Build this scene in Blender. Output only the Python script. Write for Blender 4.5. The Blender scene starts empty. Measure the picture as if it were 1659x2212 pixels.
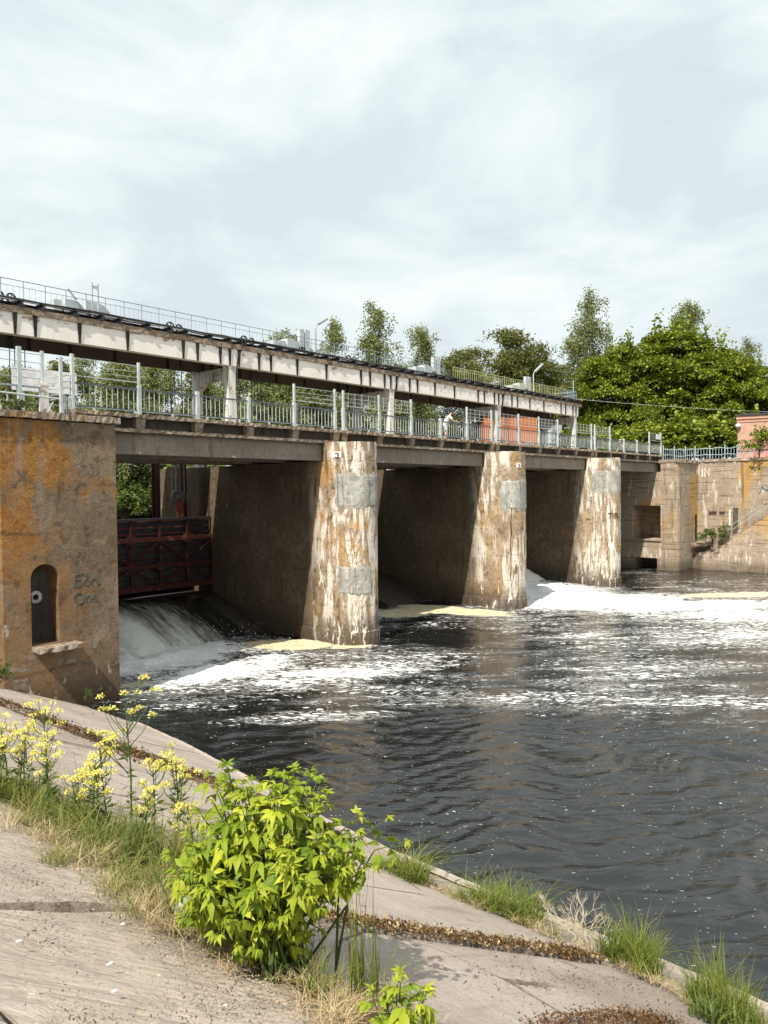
import bpy, math, random
import numpy as np
from mathutils import Vector, Matrix
random.seed(5)
rng = np.random.default_rng(11)
sc = bpy.context.scene
col = sc.collection
PI = math.pi

# ------------------------------------------------------------------ camera, sky, sun, exposure
cam_d = bpy.data.cameras.new('camera')
cam = bpy.data.objects.new('camera', cam_d); col.objects.link(cam)
cR = Vector((0.66036569, -0.75088424, -0.00948778)); cU = Vector((0.02665475, 0.01081129, 0.99958623)); cF = Vector((0.75047098, 0.66034534, -0.02715403))
cam.matrix_world = Matrix(((cR.x, cU.x, -cF.x, 0), (cR.y, cU.y, -cF.y, 0), (cR.z, cU.z, -cF.z, 7.25), (0, 0, 0, 1)))
cam_d.sensor_fit = 'VERTICAL'; cam_d.sensor_height = 36; cam_d.lens = 36 * 1625.47 / 2212
cam_d.clip_start = 0.05; cam_d.clip_end = 3000
sc.camera = cam

SUN = Vector((0.59, 0.15, -0.79)).normalized()      # direction the light travels
sun_d = bpy.data.lights.new('sun', 'SUN'); sun_d.energy = 5.0; sun_d.angle = math.radians(0.6); sun_d.color = (1.0, 0.93, 0.82)
sun = bpy.data.objects.new('sun', sun_d); col.objects.link(sun)
sun.rotation_euler = SUN.to_track_quat('-Z', 'Y').to_euler()

world = bpy.data.worlds.new('World'); sc.world = world; world.use_nodes = True
wt = world.node_tree; wt.nodes.clear()
def wn(t, **k):
    n = wt.nodes.new(t)
    for a, b in k.items(): setattr(n, a, b)
    return n
w_out = wn('ShaderNodeOutputWorld'); w_bg = wn('ShaderNodeBackground'); w_bg.inputs[1].default_value = 0.1
w_sky = wn('ShaderNodeTexSky', sky_type='NISHITA', sun_disc=False)
w_sky.sun_elevation = math.radians(52); w_sky.sun_rotation = math.atan2(-SUN.x, -SUN.y)
w_tc = wn('ShaderNodeTexCoord')
w_map = wn('ShaderNodeMapping'); w_map.inputs['Scale'].default_value = (1.0, 1.0, 2.3); w_map.inputs['Rotation'].default_value = (0.25, 0.15, 0.6); w_map.inputs['Location'].default_value = (0.35, 0.1, 0.0)
w_n1 = wn('ShaderNodeTexNoise'); w_n1.inputs['Scale'].default_value = 2.3; w_n1.inputs['Detail'].default_value = 8; w_n1.inputs['Roughness'].default_value = 0.56; w_n1.inputs['Distortion'].default_value = 0.45
w_n2 = wn('ShaderNodeTexNoise'); w_n2.inputs['Scale'].default_value = 3.4; w_n2.inputs['Detail'].default_value = 7; w_n2.inputs['Roughness'].default_value = 0.55; w_n2.inputs['Distortion'].default_value = 0.6
w_r1 = wn('ShaderNodeValToRGB')
e = w_r1.color_ramp.elements
e[0].position = 0.40; e[0].color = (5.35, 5.95, 6.3, 1)
e[1].position = 0.60; e[1].color = (7.3, 7.65, 7.65, 1)
x = e.new(0.50); x.color = (6.25, 6.9, 7.0, 1)
w_r2 = wn('ShaderNodeValToRGB')
w_r2.color_ramp.elements[0].position = 0.60; w_r2.color_ramp.elements[0].color = (0, 0, 0, 1)
w_r2.color_ramp.elements[1].position = 0.80; w_r2.color_ramp.elements[1].color = (1, 1, 1, 1)
w_m = wn('ShaderNodeMix', data_type='RGBA')
L = wt.links.new
L(w_tc.outputs['Generated'], w_map.inputs['Vector']); L(w_map.outputs[0], w_n1.inputs['Vector']); L(w_map.outputs[0], w_n2.inputs['Vector'])
L(w_n1.outputs[0], w_r1.inputs[0]); L(w_n2.outputs[0], w_r2.inputs[0])
w_fm = wn('ShaderNodeMath', operation='MULTIPLY'); w_fm.inputs[1].default_value = 0.25
L(w_r2.outputs[0], w_fm.inputs[0]); L(w_fm.outputs[0], w_m.inputs[0]); L(w_r1.outputs[0], w_m.inputs[6]); L(w_sky.outputs[0], w_m.inputs[7])
L(w_m.outputs[2], w_bg.inputs[0]); L(w_bg.outputs[0], w_out.inputs[0])

sc.view_settings.view_transform = 'Standard'; sc.view_settings.look = 'None'
sc.view_settings.exposure = 0.45; sc.view_settings.gamma = 1.0; sc.view_settings.use_curve_mapping = False

# ------------------------------------------------------------------ node helper
class NG:
    def __init__(s, name, spec=0.3, rough=0.85):
        s.m = bpy.data.materials.new(name); s.m.use_nodes = True; s.t = s.m.node_tree; s.t.nodes.clear()
        s.out = s.t.nodes.new('ShaderNodeOutputMaterial'); s.b = s.t.nodes.new('ShaderNodeBsdfPrincipled')
        s.b.inputs['Roughness'].default_value = rough; s.b.inputs['Specular IOR Level'].default_value = spec
        s.t.links.new(s.b.outputs[0], s.out.inputs[0])
        g = s.t.nodes.new('ShaderNodeNewGeometry'); s.pos = g.outputs['Position']; s.nor = g.outputs['Normal']
        sp = s.t.nodes.new('ShaderNodeSeparateXYZ'); s.l(s.pos, sp.inputs[0]); s.x, s.y, s.z = sp.outputs
    def l(s, a, b): s.t.links.new(a, b)
    def put(s, sock, v):
        if isinstance(v, bpy.types.NodeSocket): s.l(v, sock)
        elif isinstance(v, (tuple, list)): sock.default_value = tuple(v) + ((1,) if len(v) == 3 and sock.type == 'RGBA' else ())
        else: sock.default_value = v
    def vec(s, sx, sy, sz, rot=0, v=None, loc=(0, 0, 0)):
        if rot:                                         # turn first, then stretch along the turned axes
            q = s.t.nodes.new('ShaderNodeMapping'); s.l(v or s.pos, q.inputs[0]); q.inputs['Rotation'].default_value = (0, 0, rot); v = q.outputs[0]; rot = 0
        n = s.t.nodes.new('ShaderNodeMapping'); s.l(v or s.pos, n.inputs[0]); n.inputs['Scale'].default_value = (sx, sy, sz); n.inputs['Rotation'].default_value = (0, 0, rot); n.inputs['Location'].default_value = loc
        return n.outputs[0]
    def noise(s, scale, detail=5, rough=0.6, v=None, dist=0.0):
        n = s.t.nodes.new('ShaderNodeTexNoise'); s.l(v or s.pos, n.inputs['Vector'])
        n.inputs['Scale'].default_value = scale; n.inputs['Detail'].default_value = detail; n.inputs['Roughness'].default_value = rough; n.inputs['Distortion'].default_value = dist
        return n.outputs[0]
    def voro(s, scale, v=None, feature='F1'):
        n = s.t.nodes.new('ShaderNodeTexVoronoi'); n.feature = feature; s.l(v or s.pos, n.inputs['Vector']); n.inputs['Scale'].default_value = scale
        return n.outputs[0]
    def wave(s, scale, dist=2, v=None, d='X', det=2):
        n = s.t.nodes.new('ShaderNodeTexWave'); n.bands_direction = d; s.l(v or s.pos, n.inputs['Vector']); n.inputs['Scale'].default_value = scale; n.inputs['Distortion'].default_value = dist; n.inputs['Detail'].default_value = det
        return n.outputs['Fac']
    def math(s, op, a, b=0.0, c=0.0):
        n = s.t.nodes.new('ShaderNodeMath'); n.operation = op; s.put(n.inputs[0], a); s.put(n.inputs[1], b); s.put(n.inputs[2], c)
        return n.outputs[0]
    def mul(s, a, b): return s.math('MULTIPLY', a, b)
    def add(s, a, b): return s.math('ADD', a, b)
    def sub(s, a, b): return s.math('SUBTRACT', a, b)
    def ss(s, v, a, b, lo=0.0, hi=1.0):
        n = s.t.nodes.new('ShaderNodeMapRange'); n.interpolation_type = 'SMOOTHSTEP'; s.put(n.inputs[0], v)
        if a > b: a, b, lo, hi = b, a, hi, lo
        for i, q in enumerate((a, b, lo, hi)): s.put(n.inputs[i + 1], q)
        return n.outputs[0]
    def mix(s, f, a, b):
        n = s.t.nodes.new('ShaderNodeMix'); n.data_type = 'RGBA'; s.put(n.inputs[0], f); s.put(n.inputs[6], a); s.put(n.inputs[7], b)
        return n.outputs[2]
    def attr(s, name):
        n = s.t.nodes.new('ShaderNodeAttribute'); n.attribute_name = name
        return n.outputs['Fac']
    def rnd(s):
        return s.t.nodes.new('ShaderNodeObjectInfo').outputs['Random']
    def color(s, c): s.put(s.b.inputs['Base Color'], c)
    def rough(s, c): s.put(s.b.inputs['Roughness'], c)
    def bump(s, h, strength=0.5, dist=0.05):
        n = s.t.nodes.new('ShaderNodeBump'); s.l(h, n.inputs['Height']); n.inputs['Strength'].default_value = strength; n.inputs['Distance'].default_value = dist
        s.l(n.outputs[0], s.b.inputs['Normal']); s.bn = n.outputs[0]

M = {}
def simple(name, c, rough=0.7, spec=0.3, var=0.25, scale=6.0, metal=0.0, bump=0.0):
    g = NG(name, spec, rough); n = g.noise(scale, 6)
    dark = tuple(v * (1 - var) for v in c); lite = tuple(min(1, v * (1 + var * 0.7)) for v in c)
    g.color(g.mix(g.ss(n, 0.35, 0.65), dark, lite)); g.b.inputs['Metallic'].default_value = metal
    if bump: g.bump(n, bump, 0.02)
    M[name] = g.m
    return g.m

def concrete_base(g, c1, c2, c3):
    n1 = g.noise(0.55, 7, 0.65); n2 = g.noise(4.5, 8, 0.7); n3 = g.noise(26, 5, 0.7)
    c = g.mix(g.ss(n1, 0.38, 0.62), c1, c2); c = g.mix(g.ss(n2, 0.42, 0.70), c, c3)
    return c, n1, n2, n3

def mk_abut():
    g = NG('weathered_ochre_concrete', 0.15, 0.92)
    c, n1, n2, n3 = concrete_base(g, (0.22, 0.160, 0.106), (0.31, 0.232, 0.160), (0.175, 0.125, 0.083))
    zb = g.ss(g.z, 3.2, 6.5)
    left = g.ss(g.x, 13.3, 11.2)
    oc = g.noise(0.42, 6, 0.65, g.vec(1, 1, 0.75), 0.8)
    m = g.mul(g.ss(g.add(oc, g.mul(left, 0.15)), 0.55, 0.66), g.add(0.35, g.mul(zb, 0.65)))
    c = g.mix(g.mul(m, 0.95), c, g.mix(g.ss(n2, 0.4, 0.6), (0.34, 0.14, 0.032), (0.43, 0.225, 0.07)))
    st = g.noise(1.0, 5, 0.6, g.vec(2.6, 2.6, 0.22))
    c = g.mix(g.mul(g.ss(st, 0.55, 0.72), 0.55), c, (0.12, 0.075, 0.045))
    c = g.mix(g.mul(g.mul(g.ss(st, 0.44, 0.32), g.ss(g.z, 6, 9)), 0.6), c, (0.40, 0.31, 0.23))
    mo = g.noise(2.1, 8, 0.72, None, 0.8); c = g.mix(g.mul(g.ss(mo, 0.53, 0.64), 0.6), c, (0.085, 0.055, 0.034)); c = g.mix(g.mul(g.ss(mo, 0.44, 0.36), 0.45), c, (0.40, 0.30, 0.20))
    pl = g.noise(0.9, 7, 0.6, g.vec(1, 1, 1.2, 0, None, (3, 1, 7)), 0.3)
    low = g.ss(g.z, 3.6, 1.0)
    pm = g.mul(g.ss(pl, 0.585, 0.60), g.add(0.06, low))
    c = g.mix(g.mul(pm, 0.75), c, (0.40, 0.33, 0.265))
    spk = g.noise(3.0, 3, 0.5, g.vec(1, 1, 0.5)); c = g.mix(g.ss(spk, 0.72, 0.735), c, (0.55, 0.47, 0.38))
    wl = g.ss(g.add(g.z, g.mul(g.sub(n2, 0.5), 1.2)), 1.6, 0.3)
    c = g.mix(g.mul(wl, 0.75), c, (0.085, 0.06, 0.042))
    wh = g.mul(g.ss(g.noise(1.6, 4, 0.6, g.vec(2.2, 2.2, 0.6)), 0.60, 0.635), g.ss(g.z, 1.5, 0.9))
    c = g.mix(g.mul(wh, 0.85), c, (0.6, 0.55, 0.48))
    form = g.wave(0.21, 1.6, g.vec(1, 1, 1), 'Z', 3)
    c = g.mix(g.mul(g.mul(g.ss(form, 0.03, 0.0), g.ss(n1, 0.48, 0.6)), 0.45), c, (0.10, 0.065, 0.04))
    g.color(c)
    h = g.add(g.mul(n3, 0.35), g.add(g.mul(g.noise(7, 9, 0.72, None, 1.2), 1.0), g.mul(pm, 0.5)))
    g.bump(h, 1.0, 0.13); M['abut'] = g.m
mk_abut()

def mk_pier():
    g = NG('stained_shade_toned_pier', 0.15, 0.9)
    c, n1, n2, n3 = concrete_base(g, (0.118, 0.087, 0.058), (0.17, 0.125, 0.084), (0.08, 0.060, 0.041))  # body darker than the nose: under-deck shade put into the base colour
    nose = g.ss(g.y, 27.6, 26.2)
    wt1 = g.mix(g.ss(n1, 0.4, 0.62), (0.34, 0.25, 0.165), (0.44, 0.33, 0.22))
    wt1 = g.mix(g.mul(g.ss(g.noise(0.5, 5, 0.6), 0.47, 0.60), g.ss(g.x, 52, 30)), wt1, (0.46, 0.275, 0.105))
    wt1 = g.mix(g.ss(n2, 0.50, 0.66), wt1, (0.20, 0.14, 0.09)); mo = g.noise(2.4, 8, 0.72, g.vec(1, 1, 0.7), 0.8); wt1 = g.mix(g.mul(g.ss(mo, 0.54, 0.64), 0.75), wt1, (0.11, 0.075, 0.048)); wt1 = g.mix(g.mul(g.ss(mo, 0.42, 0.36), 0.6), wt1, (0.56, 0.47, 0.36))
    c = g.mix(nose, c, wt1)
    dr = g.noise(1.0, 5, 0.62, g.vec(3.6, 3.6, 0.30), 0.2)
    c = g.mix(g.mul(g.ss(dr, 0.56, 0.66), 0.7), c, (0.075, 0.052, 0.036))
    reg = g.noise(0.55, 3, 0.5, g.vec(1, 1, 0.7, 0, None, (9, 2, 4)))
    dw = g.noise(1.3, 8, 0.68, g.vec(2.1, 2.1, 0.38, 0, None, (1, 5, 2)), 0.55)
    wm = g.mul(g.ss(g.add(dw, g.mul(g.sub(g.noise(9, 5, 0.6), 0.5), 0.10)), 0.465, 0.525), g.ss(reg, 0.37, 0.50))
    c = g.mix(g.mul(g.mul(wm, nose), 0.9), c, (0.76, 0.70, 0.62))
    sw = g.mul(g.ss(dw, 0.63, 0.655), g.ss(reg, 0.5, 0.6)); c = g.mix(g.mul(sw, 0.4), c, (0.28, 0.26, 0.23))
    spk = g.noise(3.4, 3, 0.5, g.vec(1, 1, 0.6)); c = g.mix(g.mul(g.ss(spk, 0.70, 0.72), g.add(0.25, nose)), c, (0.55, 0.48, 0.40))
    wl = g.ss(g.add(g.z, g.mul(g.sub(n2, 0.5), 1.4)), 1.9, 0.2)
    c = g.mix(g.mul(wl, 0.8), c, (0.055, 0.042, 0.03))
    wh = g.mul(g.mul(g.ss(g.noise(1.5, 4, 0.6, g.vec(2.4, 2.4, 0.5)), 0.58, 0.60), g.ss(g.z, 1.7, 0.9)), nose)
    c = g.mix(g.mul(wh, 0.95), c, (0.72, 0.66, 0.56))
    form = g.wave(0.19, 2.2, None, 'Z', 3); c = g.mix(g.mul(g.mul(g.ss(form, 0.03, 0.0), g.ss(n2, 0.45, 0.6)), 0.4), c, (0.07, 0.05, 0.035))
    g.color(c)
    g.bump(g.add(g.mul(n3, 0.3), g.add(g.noise(6, 9, 0.7, None, 0.8), g.mul(wm, 0.2))), 1.0, 0.09); M['pier'] = g.m
mk_pier()

def mk_wall():
    g = NG('board_marked_concrete', 0.15, 0.9)
    c, n1, n2, n3 = concrete_base(g, (0.36, 0.285, 0.215), (0.45, 0.365, 0.275), (0.29, 0.225, 0.17))
    oc = g.noise(0.34, 4, 0.55, g.vec(1, 1, 0.35, 0, None, (4, 8, 1)))
    c = g.mix(g.mul(g.ss(oc, 0.50, 0.60), g.ss(g.z, 2.0, 5.0)), c, (0.47, 0.29, 0.10))
    st = g.noise(1.0, 5, 0.6, g.vec(2.2, 2.2, 0.2)); c = g.mix(g.mul(g.ss(st, 0.54, 0.70), 0.65), c, (0.11, 0.08, 0.06))
    wm = g.mul(g.ss(g.noise(1.1, 5, 0.6, g.vec(2, 2, 0.45, 0, None, (2, 2, 9))), 0.60, 0.63), 0.8)
    c = g.mix(wm, c, (0.62, 0.56, 0.48))
    c = g.mix(g.mul(g.ss(g.add(g.z, g.mul(n2, 0.8)), 1.6, 0.5), 0.7), c, (0.09, 0.07, 0.05))
    bd = g.noise(1.0, 6, 0.62, g.vec(0.35, 0.35, 6.5), 0.3); c = g.mix(g.mul(g.ss(bd, 0.46, 0.36), 0.65), c, (0.12, 0.085, 0.06))
    g.color(c); g.bump(g.add(g.mul(bd, 0.6), g.add(n3, g.noise(7, 8, 0.7))), 0.8, 0.06); M['wall'] = g.m
mk_wall()

def mk_deck():
    g = NG('grey_girder_concrete', 0.2, 0.85)
    c, n1, n2, n3 = concrete_base(g, (0.215, 0.18, 0.145), (0.28, 0.24, 0.195), (0.18, 0.15, 0.12))
    st = g.noise(1.0, 5, 0.6, g.vec(2.4, 2.4, 0.5)); c = g.mix(g.mul(g.ss(st, 0.56, 0.72), 0.6), c, (0.09, 0.075, 0.06))
    sp = g.noise(3.2, 4, 0.6, g.vec(0.7, 1, 2.5)); c = g.mix(g.mul(g.ss(sp, 0.68, 0.70), g.ss(g.z, 9.05, 8.85)), c, (0.7, 0.66, 0.6))
    g.color(c); g.bump(g.add(n2, n3), 0.5, 0.02); M['deck'] = g.m
    g = NG('crumbled_edge_concrete', 0.15, 0.95)
    c, n1, n2, n3 = concrete_base(g, (0.30, 0.24, 0.18), (0.40, 0.33, 0.26), (0.17, 0.125, 0.09))
    v = g.noise(2.3, 6, 0.7, g.vec(1, 1, 1.5)); c = g.mix(g.mul(g.ss(v, 0.55, 0.68), 0.8), c, (0.075, 0.055, 0.04))
    c = g.mix(g.mul(g.ss(g.noise(1.2, 5), 0.56, 0.66), 0.6), c, (0.33, 0.19, 0.08))
    g.color(c); g.bump(g.add(g.noise(14, 8, 0.75), n2), 1.0, 0.06); M['edge'] = g.m
    g = NG('damp_shade_toned_concrete', 0.2, 0.9)  # dark tone carries the shade of soffit and recesses; the sill is wet
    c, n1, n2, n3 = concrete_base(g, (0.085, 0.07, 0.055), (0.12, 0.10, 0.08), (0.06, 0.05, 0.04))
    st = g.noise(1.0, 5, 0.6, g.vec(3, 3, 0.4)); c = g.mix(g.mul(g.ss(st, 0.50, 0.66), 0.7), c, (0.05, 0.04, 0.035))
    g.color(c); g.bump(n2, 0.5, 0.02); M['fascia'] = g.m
    g = NG('whitewashed_concrete', 0.2, 0.8)
    n1 = g.noise(0.8, 6); n2 = g.noise(6, 8, 0.7)
    c = g.mix(g.ss(n1, 0.4, 0.7), (0.88, 0.845, 0.80), (0.80, 0.755, 0.705))
    pe = g.noise(1.7, 8, 0.68, g.vec(0.7, 1, 1.4), 0.5)
    top = g.add(g.ss(g.z, 14.9, 15.4), g.mul(g.ss(g.z, 14.7, 14.5), 0.3))
    c = g.mix(g.mul(g.ss(g.add(pe, g.mul(top, 0.09)), 0.64, 0.67), 0.85), c, (0.32, 0.22, 0.16))
    dr = g.noise(1, 5, 0.6, g.vec(4, 4, 0.3)); c = g.mix(g.mul(g.ss(dr, 0.60, 0.75), 0.35), c, (0.35, 0.28, 0.22))
    g.color(c); g.bump(n2, 0.3, 0.01); M['white'] = g.m
    g = NG('shade_toned_beam_concrete', 0.15, 0.9); c, n1, n2, n3 = concrete_base(g, (0.105, 0.088, 0.075), (0.13, 0.11, 0.094), (0.085, 0.07, 0.06)); g.color(c); g.bump(n2, 0.3, 0.01); M['shadebeam'] = g.m  # rear beam toned dark: its shade under the slab is in the colour
    g = NG('peeling_white_column_paint', 0.2, 0.8)
    n2 = g.noise(6, 8, 0.7); dr = g.noise(1, 6, 0.65, g.vec(5, 5, 0.55))
    c = g.mix(g.ss(dr, 0.50, 0.58), (0.70, 0.68, 0.65), (0.38, 0.35, 0.32))
    c = g.mix(g.mul(g.ss(g.noise(1.5, 7, 0.7), 0.56, 0.62), 0.8), c, (0.22, 0.18, 0.14))
    g.color(c); g.bump(n2, 0.4, 0.015); M['column'] = g.m
mk_deck()

def mk_bank():
    g = NG('weathered_slab_concrete', 0.15, 0.92)
    n1 = g.noise(0.7, 6); n2 = g.noise(6, 8, 0.7); n3 = g.noise(60, 4, 0.7)
    c = g.mix(g.ss(n1, 0.35, 0.65), (0.40, 0.34, 0.29), (0.50, 0.43, 0.375))
    c = g.mix(g.mul(g.ss(n2, 0.5, 0.72), 0.5), c, (0.33, 0.275, 0.23))
    stv = g.vec(0.35, 1.6, 1, 0.15); st = g.noise(2.2, 7, 0.65, stv, 0.4)
    c = g.mix(g.mul(g.ss(st, 0.52, 0.70), 0.6), c, (0.25, 0.20, 0.16))
    # dark lichen and moss patches: along the joint near the water, and in scattered flakes
    rel = g.sub(g.x, g.sub(9.75, g.mul(g.y, 0.125)))
    band = g.mul(g.ss(g.math('ABSOLUTE', g.sub(rel, 0.2)), 1.0, 0.35), g.ss(g.y, 8.6, 10.5))
    pat = g.noise(1.6, 8, 0.66, g.vec(2.4, 0.55, 1, 0.10), 0.5)
    mm = g.ss(g.add(pat, g.mul(band, 0.20)), 0.66, 0.69)
    c = g.mix(g.mul(mm, g.add(0.25, band)), c, g.mix(g.ss(n2, 0.4, 0.6), (0.045, 0.028, 0.018), (0.13, 0.06, 0.025)))
    c = g.mix(g.mul(g.mul(band, g.ss(pat, 0.42, 0.38)), 0.7), c, (0.66, 0.62, 0.56))
    fl = g.noise(2.6, 8, 0.7, g.vec(0.7, 1.7, 1, 0.5), 0.6)
    rr = g.mul(g.ss(g.noise(0.45, 3), 0.46, 0.6), 1.0)
    flm = g.mul(g.ss(fl, 0.635, 0.66), rr); c = g.mix(g.mul(flm, 0.8), c, (0.10, 0.07, 0.05))
    fw = g.mul(g.ss(g.noise(9, 5, 0.6, g.vec(0.6, 1.6, 1)), 0.70, 0.72), rr); c = g.mix(g.mul(fw, 0.7), c, (0.75, 0.72, 0.67))
    cr = g.voro(0.55, g.vec(1, 1, 1, 0.3), 'DISTANCE_TO_EDGE'); crm = g.mul(g.ss(g.add(cr, g.mul(g.sub(n2, 0.5), 0.05)), 0.012, 0.002), g.ss(n1, 0.45, 0.6)); c = g.mix(g.mul(crm, 0.7), c, (0.10, 0.08, 0.06))
    big = g.noise(0.33, 5, 0.6, g.vec(1, 0.6, 1)); c = g.mix(g.mul(g.ss(big, 0.5, 0.66), 0.45), c, (0.27, 0.22, 0.18))
    g.color(c)
    g.bump(g.add(g.mul(n3, 0.5), g.add(g.mul(n2, 1.3), g.sub(g.mul(flm, 0.8), crm))), 1.0, 0.035); M['slab'] = g.m
    # ribbed, dirt covered row
    g = NG('ribbed_dirty_concrete', 0.12, 0.95)
    n1 = g.noise(0.8, 6); n2 = g.noise(5, 9, 0.72, None, 0.6); n3 = g.noise(45, 5, 0.7)
    rb = g.wave(4.2, 1.6, g.vec(1, 1, 0, 0.60), 'Y', 3)
    c = g.mix(g.ss(n1, 0.35, 0.65), (0.40, 0.335, 0.28), (0.52, 0.44, 0.375))
    c = g.mix(g.mul(g.ss(rb, 0.35, 0.0), g.mul(g.ss(n2, 0.62, 0.42), 0.38)), c, (0.22, 0.175, 0.135))
    fl = g.noise(1.9, 9, 0.72, g.vec(0.6, 1.5, 1, 0.6), 0.9)
    c = g.mix(g.ss(fl, 0.52, 0.60), c, (0.56, 0.485, 0.415)); c = g.mix(g.mul(g.ss(fl, 0.63, 0.68), 0.6), c, (0.21, 0.165, 0.125))
    c = g.mix(g.mul(g.ss(g.noise(14, 4, 0.6, g.vec(0.6, 1.5, 1, 0.6)), 0.70, 0.72), 0.8), c, (0.72, 0.68, 0.62))
    g.color(c)
    g.bump(g.add(g.mul(g.mul(rb, g.ss(n1, 0.40, 0.62)), 0.13), g.add(g.mul(g.ss(fl, 0.5, 0.68), 1.3), g.add(n2, g.mul(n3, 0.4)))), 0.8, 0.026); M['ribslab'] = g.m
    g = NG('dry_soil', 0.1, 0.95)
    n = g.noise(3, 8, 0.7); g.color(g.mix(g.ss(n, 0.35, 0.65), (0.16, 0.12, 0.085), (0.33, 0.26, 0.19))); g.bump(g.noise(30, 6, 0.7), 0.9, 0.04); M['soil'] = g.m
    g = NG('forest_floor', 0.1, 0.95)
    n = g.noise(0.6, 8, 0.7); g.color(g.mix(g.ss(n, 0.35, 0.65), (0.03, 0.045, 0.012), (0.06, 0.068, 0.022))); g.bump(g.noise(5, 6, 0.7), 1.0, 0.2); M['forest'] = g.m
mk_bank()

def leafmat(name, c1, c2, c3, tr=0.35, scale=1.4):
    g = NG(name, 0.25, 0.55)
    r = g.attr('tone'); n = g.noise(scale, 3)
    c = g.mix(r, c1, c2); c = g.mix(g.ss(n, 0.50, 0.70), c, c3)
    g.color(c)
    t = g.t.nodes.new('ShaderNodeBsdfTranslucent'); g.put(t.inputs[0], g.mix(0.5, c, c2))
    mx = g.t.nodes.new('ShaderNodeMixShader'); mx.inputs[0].default_value = tr
    g.l(g.b.outputs[0], mx.inputs[1]); g.l(t.outputs[0], mx.inputs[2]); g.l(mx.outputs[0], g.out.inputs[0])
    M[name] = g.m
leafmat('birch_leaf', (0.11, 0.135, 0.05), (0.28, 0.31, 0.11), (0.20, 0.22, 0.075), 0.3, 0.5)
leafmat('olive_birch_leaf', (0.085, 0.098, 0.026), (0.21, 0.22, 0.058), (0.14, 0.15, 0.04), 0.3, 0.5)
leafmat('maple_leaf', (0.040, 0.080, 0.010), (0.33, 0.37, 0.032), (0.14, 0.19, 0.018), 0.2, 0.45)
leafmat('lime_leaf', (0.06, 0.13, 0.012), (0.45, 0.49, 0.04), (0.20, 0.30, 0.02), 0.27, 5.0)
leafmat('shrub_leaf', (0.05, 0.085, 0.022), (0.17, 0.21, 0.045), (0.10, 0.14, 0.03), 0.3, 3.0)
leafmat('grass_blade', (0.10, 0.135, 0.03), (0.31, 0.30, 0.085), (0.40, 0.32, 0.13), 0.35, 2.2)
leafmat('fresh_grass', (0.06, 0.11, 0.015), (0.26, 0.29, 0.05), (0.20, 0.22, 0.045), 0.35, 3.0)
leafmat('dry_straw', (0.34, 0.25, 0.13), (0.55, 0.45, 0.28), (0.42, 0.30, 0.17), 0.2, 6.0)
leafmat('weed_stem', (0.07, 0.11, 0.03), (0.15, 0.20, 0.06), (0.11, 0.16, 0.05), 0.1, 4.0)
leafmat('yellow_petal', (0.66, 0.58, 0.08), (0.90, 0.86, 0.34), (0.80, 0.74, 0.18), 0.3, 9.0)
leafmat('pale_twig', (0.55, 0.47, 0.36), (0.72, 0.65, 0.54), (0.62, 0.52, 0.40), 0.05, 6.0)
leafmat('moss_clump', (0.055, 0.032, 0.015), (0.20, 0.095, 0.03), (0.12, 0.07, 0.028), 0.05, 9.0)

def mk_bark():
    g = NG('birch_bark', 0.2, 0.8)
    b = g.noise(1.0, 5, 0.7, g.vec(2.5, 2.5, 9)); c = g.mix(g.ss(b, 0.56, 0.62), (0.62, 0.60, 0.55), (0.06, 0.05, 0.045))
    g.color(c); M['birch_bark'] = g.m
mk_bark()
simple('dark_bark', (0.07, 0.055, 0.04), 0.9, 0.2, 0.4, 5, 0, 0.5)
def painted(name, c, rust=0.35, scale=3.0, rough=0.5, thr=0.60):
    g = NG(name, 0.35, rough)
    n = g.noise(scale, 8, 0.7); d = g.noise(1, 5, 0.6, g.vec(8, 8, 1.2))
    k = g.mix(g.ss(n, 0.4, 0.6), c, tuple(v * 0.82 for v in c)); k = g.mix(g.mul(g.ss(n, thr, thr + 0.05), rust * 2), k, (0.20, 0.10, 0.05)); k = g.mix(g.mul(g.ss(d, 0.6, 0.75), 0.4), k, tuple(v * 0.45 for v in c))
    g.color(k); M[name] = g.m
painted('white_rail_paint', (0.50, 0.55, 0.55), 0.35)
painted('blue_grey_paint', (0.30, 0.37, 0.43), 0.2)
painted('dark_rail_paint', (0.10, 0.12, 0.15), 0.3)
painted('pale_blue_paint', (0.42, 0.52, 0.55), 0.2)
painted('yellow_green_paint', (0.52, 0.54, 0.27), 0.2)
painted('galvanised_sheet', (0.52, 0.56, 0.58), 0.12, 2.0, 0.45)
painted('machine_grey', (0.36, 0.39, 0.41), 0.3, 2.0)
painted('red_oxide_paint', (0.060, 0.010, 0.008), 0.3, 2.0, 0.7, 0.56)
painted('dark_guide_paint', (0.04, 0.010, 0.008), 0.3, 2.0, 0.7)
simple('black_steel', (0.035, 0.036, 0.04), 0.6, 0.35, 0.4, 8)
simple('dark_stain_paint', (0.035, 0.03, 0.028), 0.8, 0.2, 0.5, 5)
simple('crack_shadow', (0.03, 0.024, 0.02), 0.95, 0.05, 0.3, 9)
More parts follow.
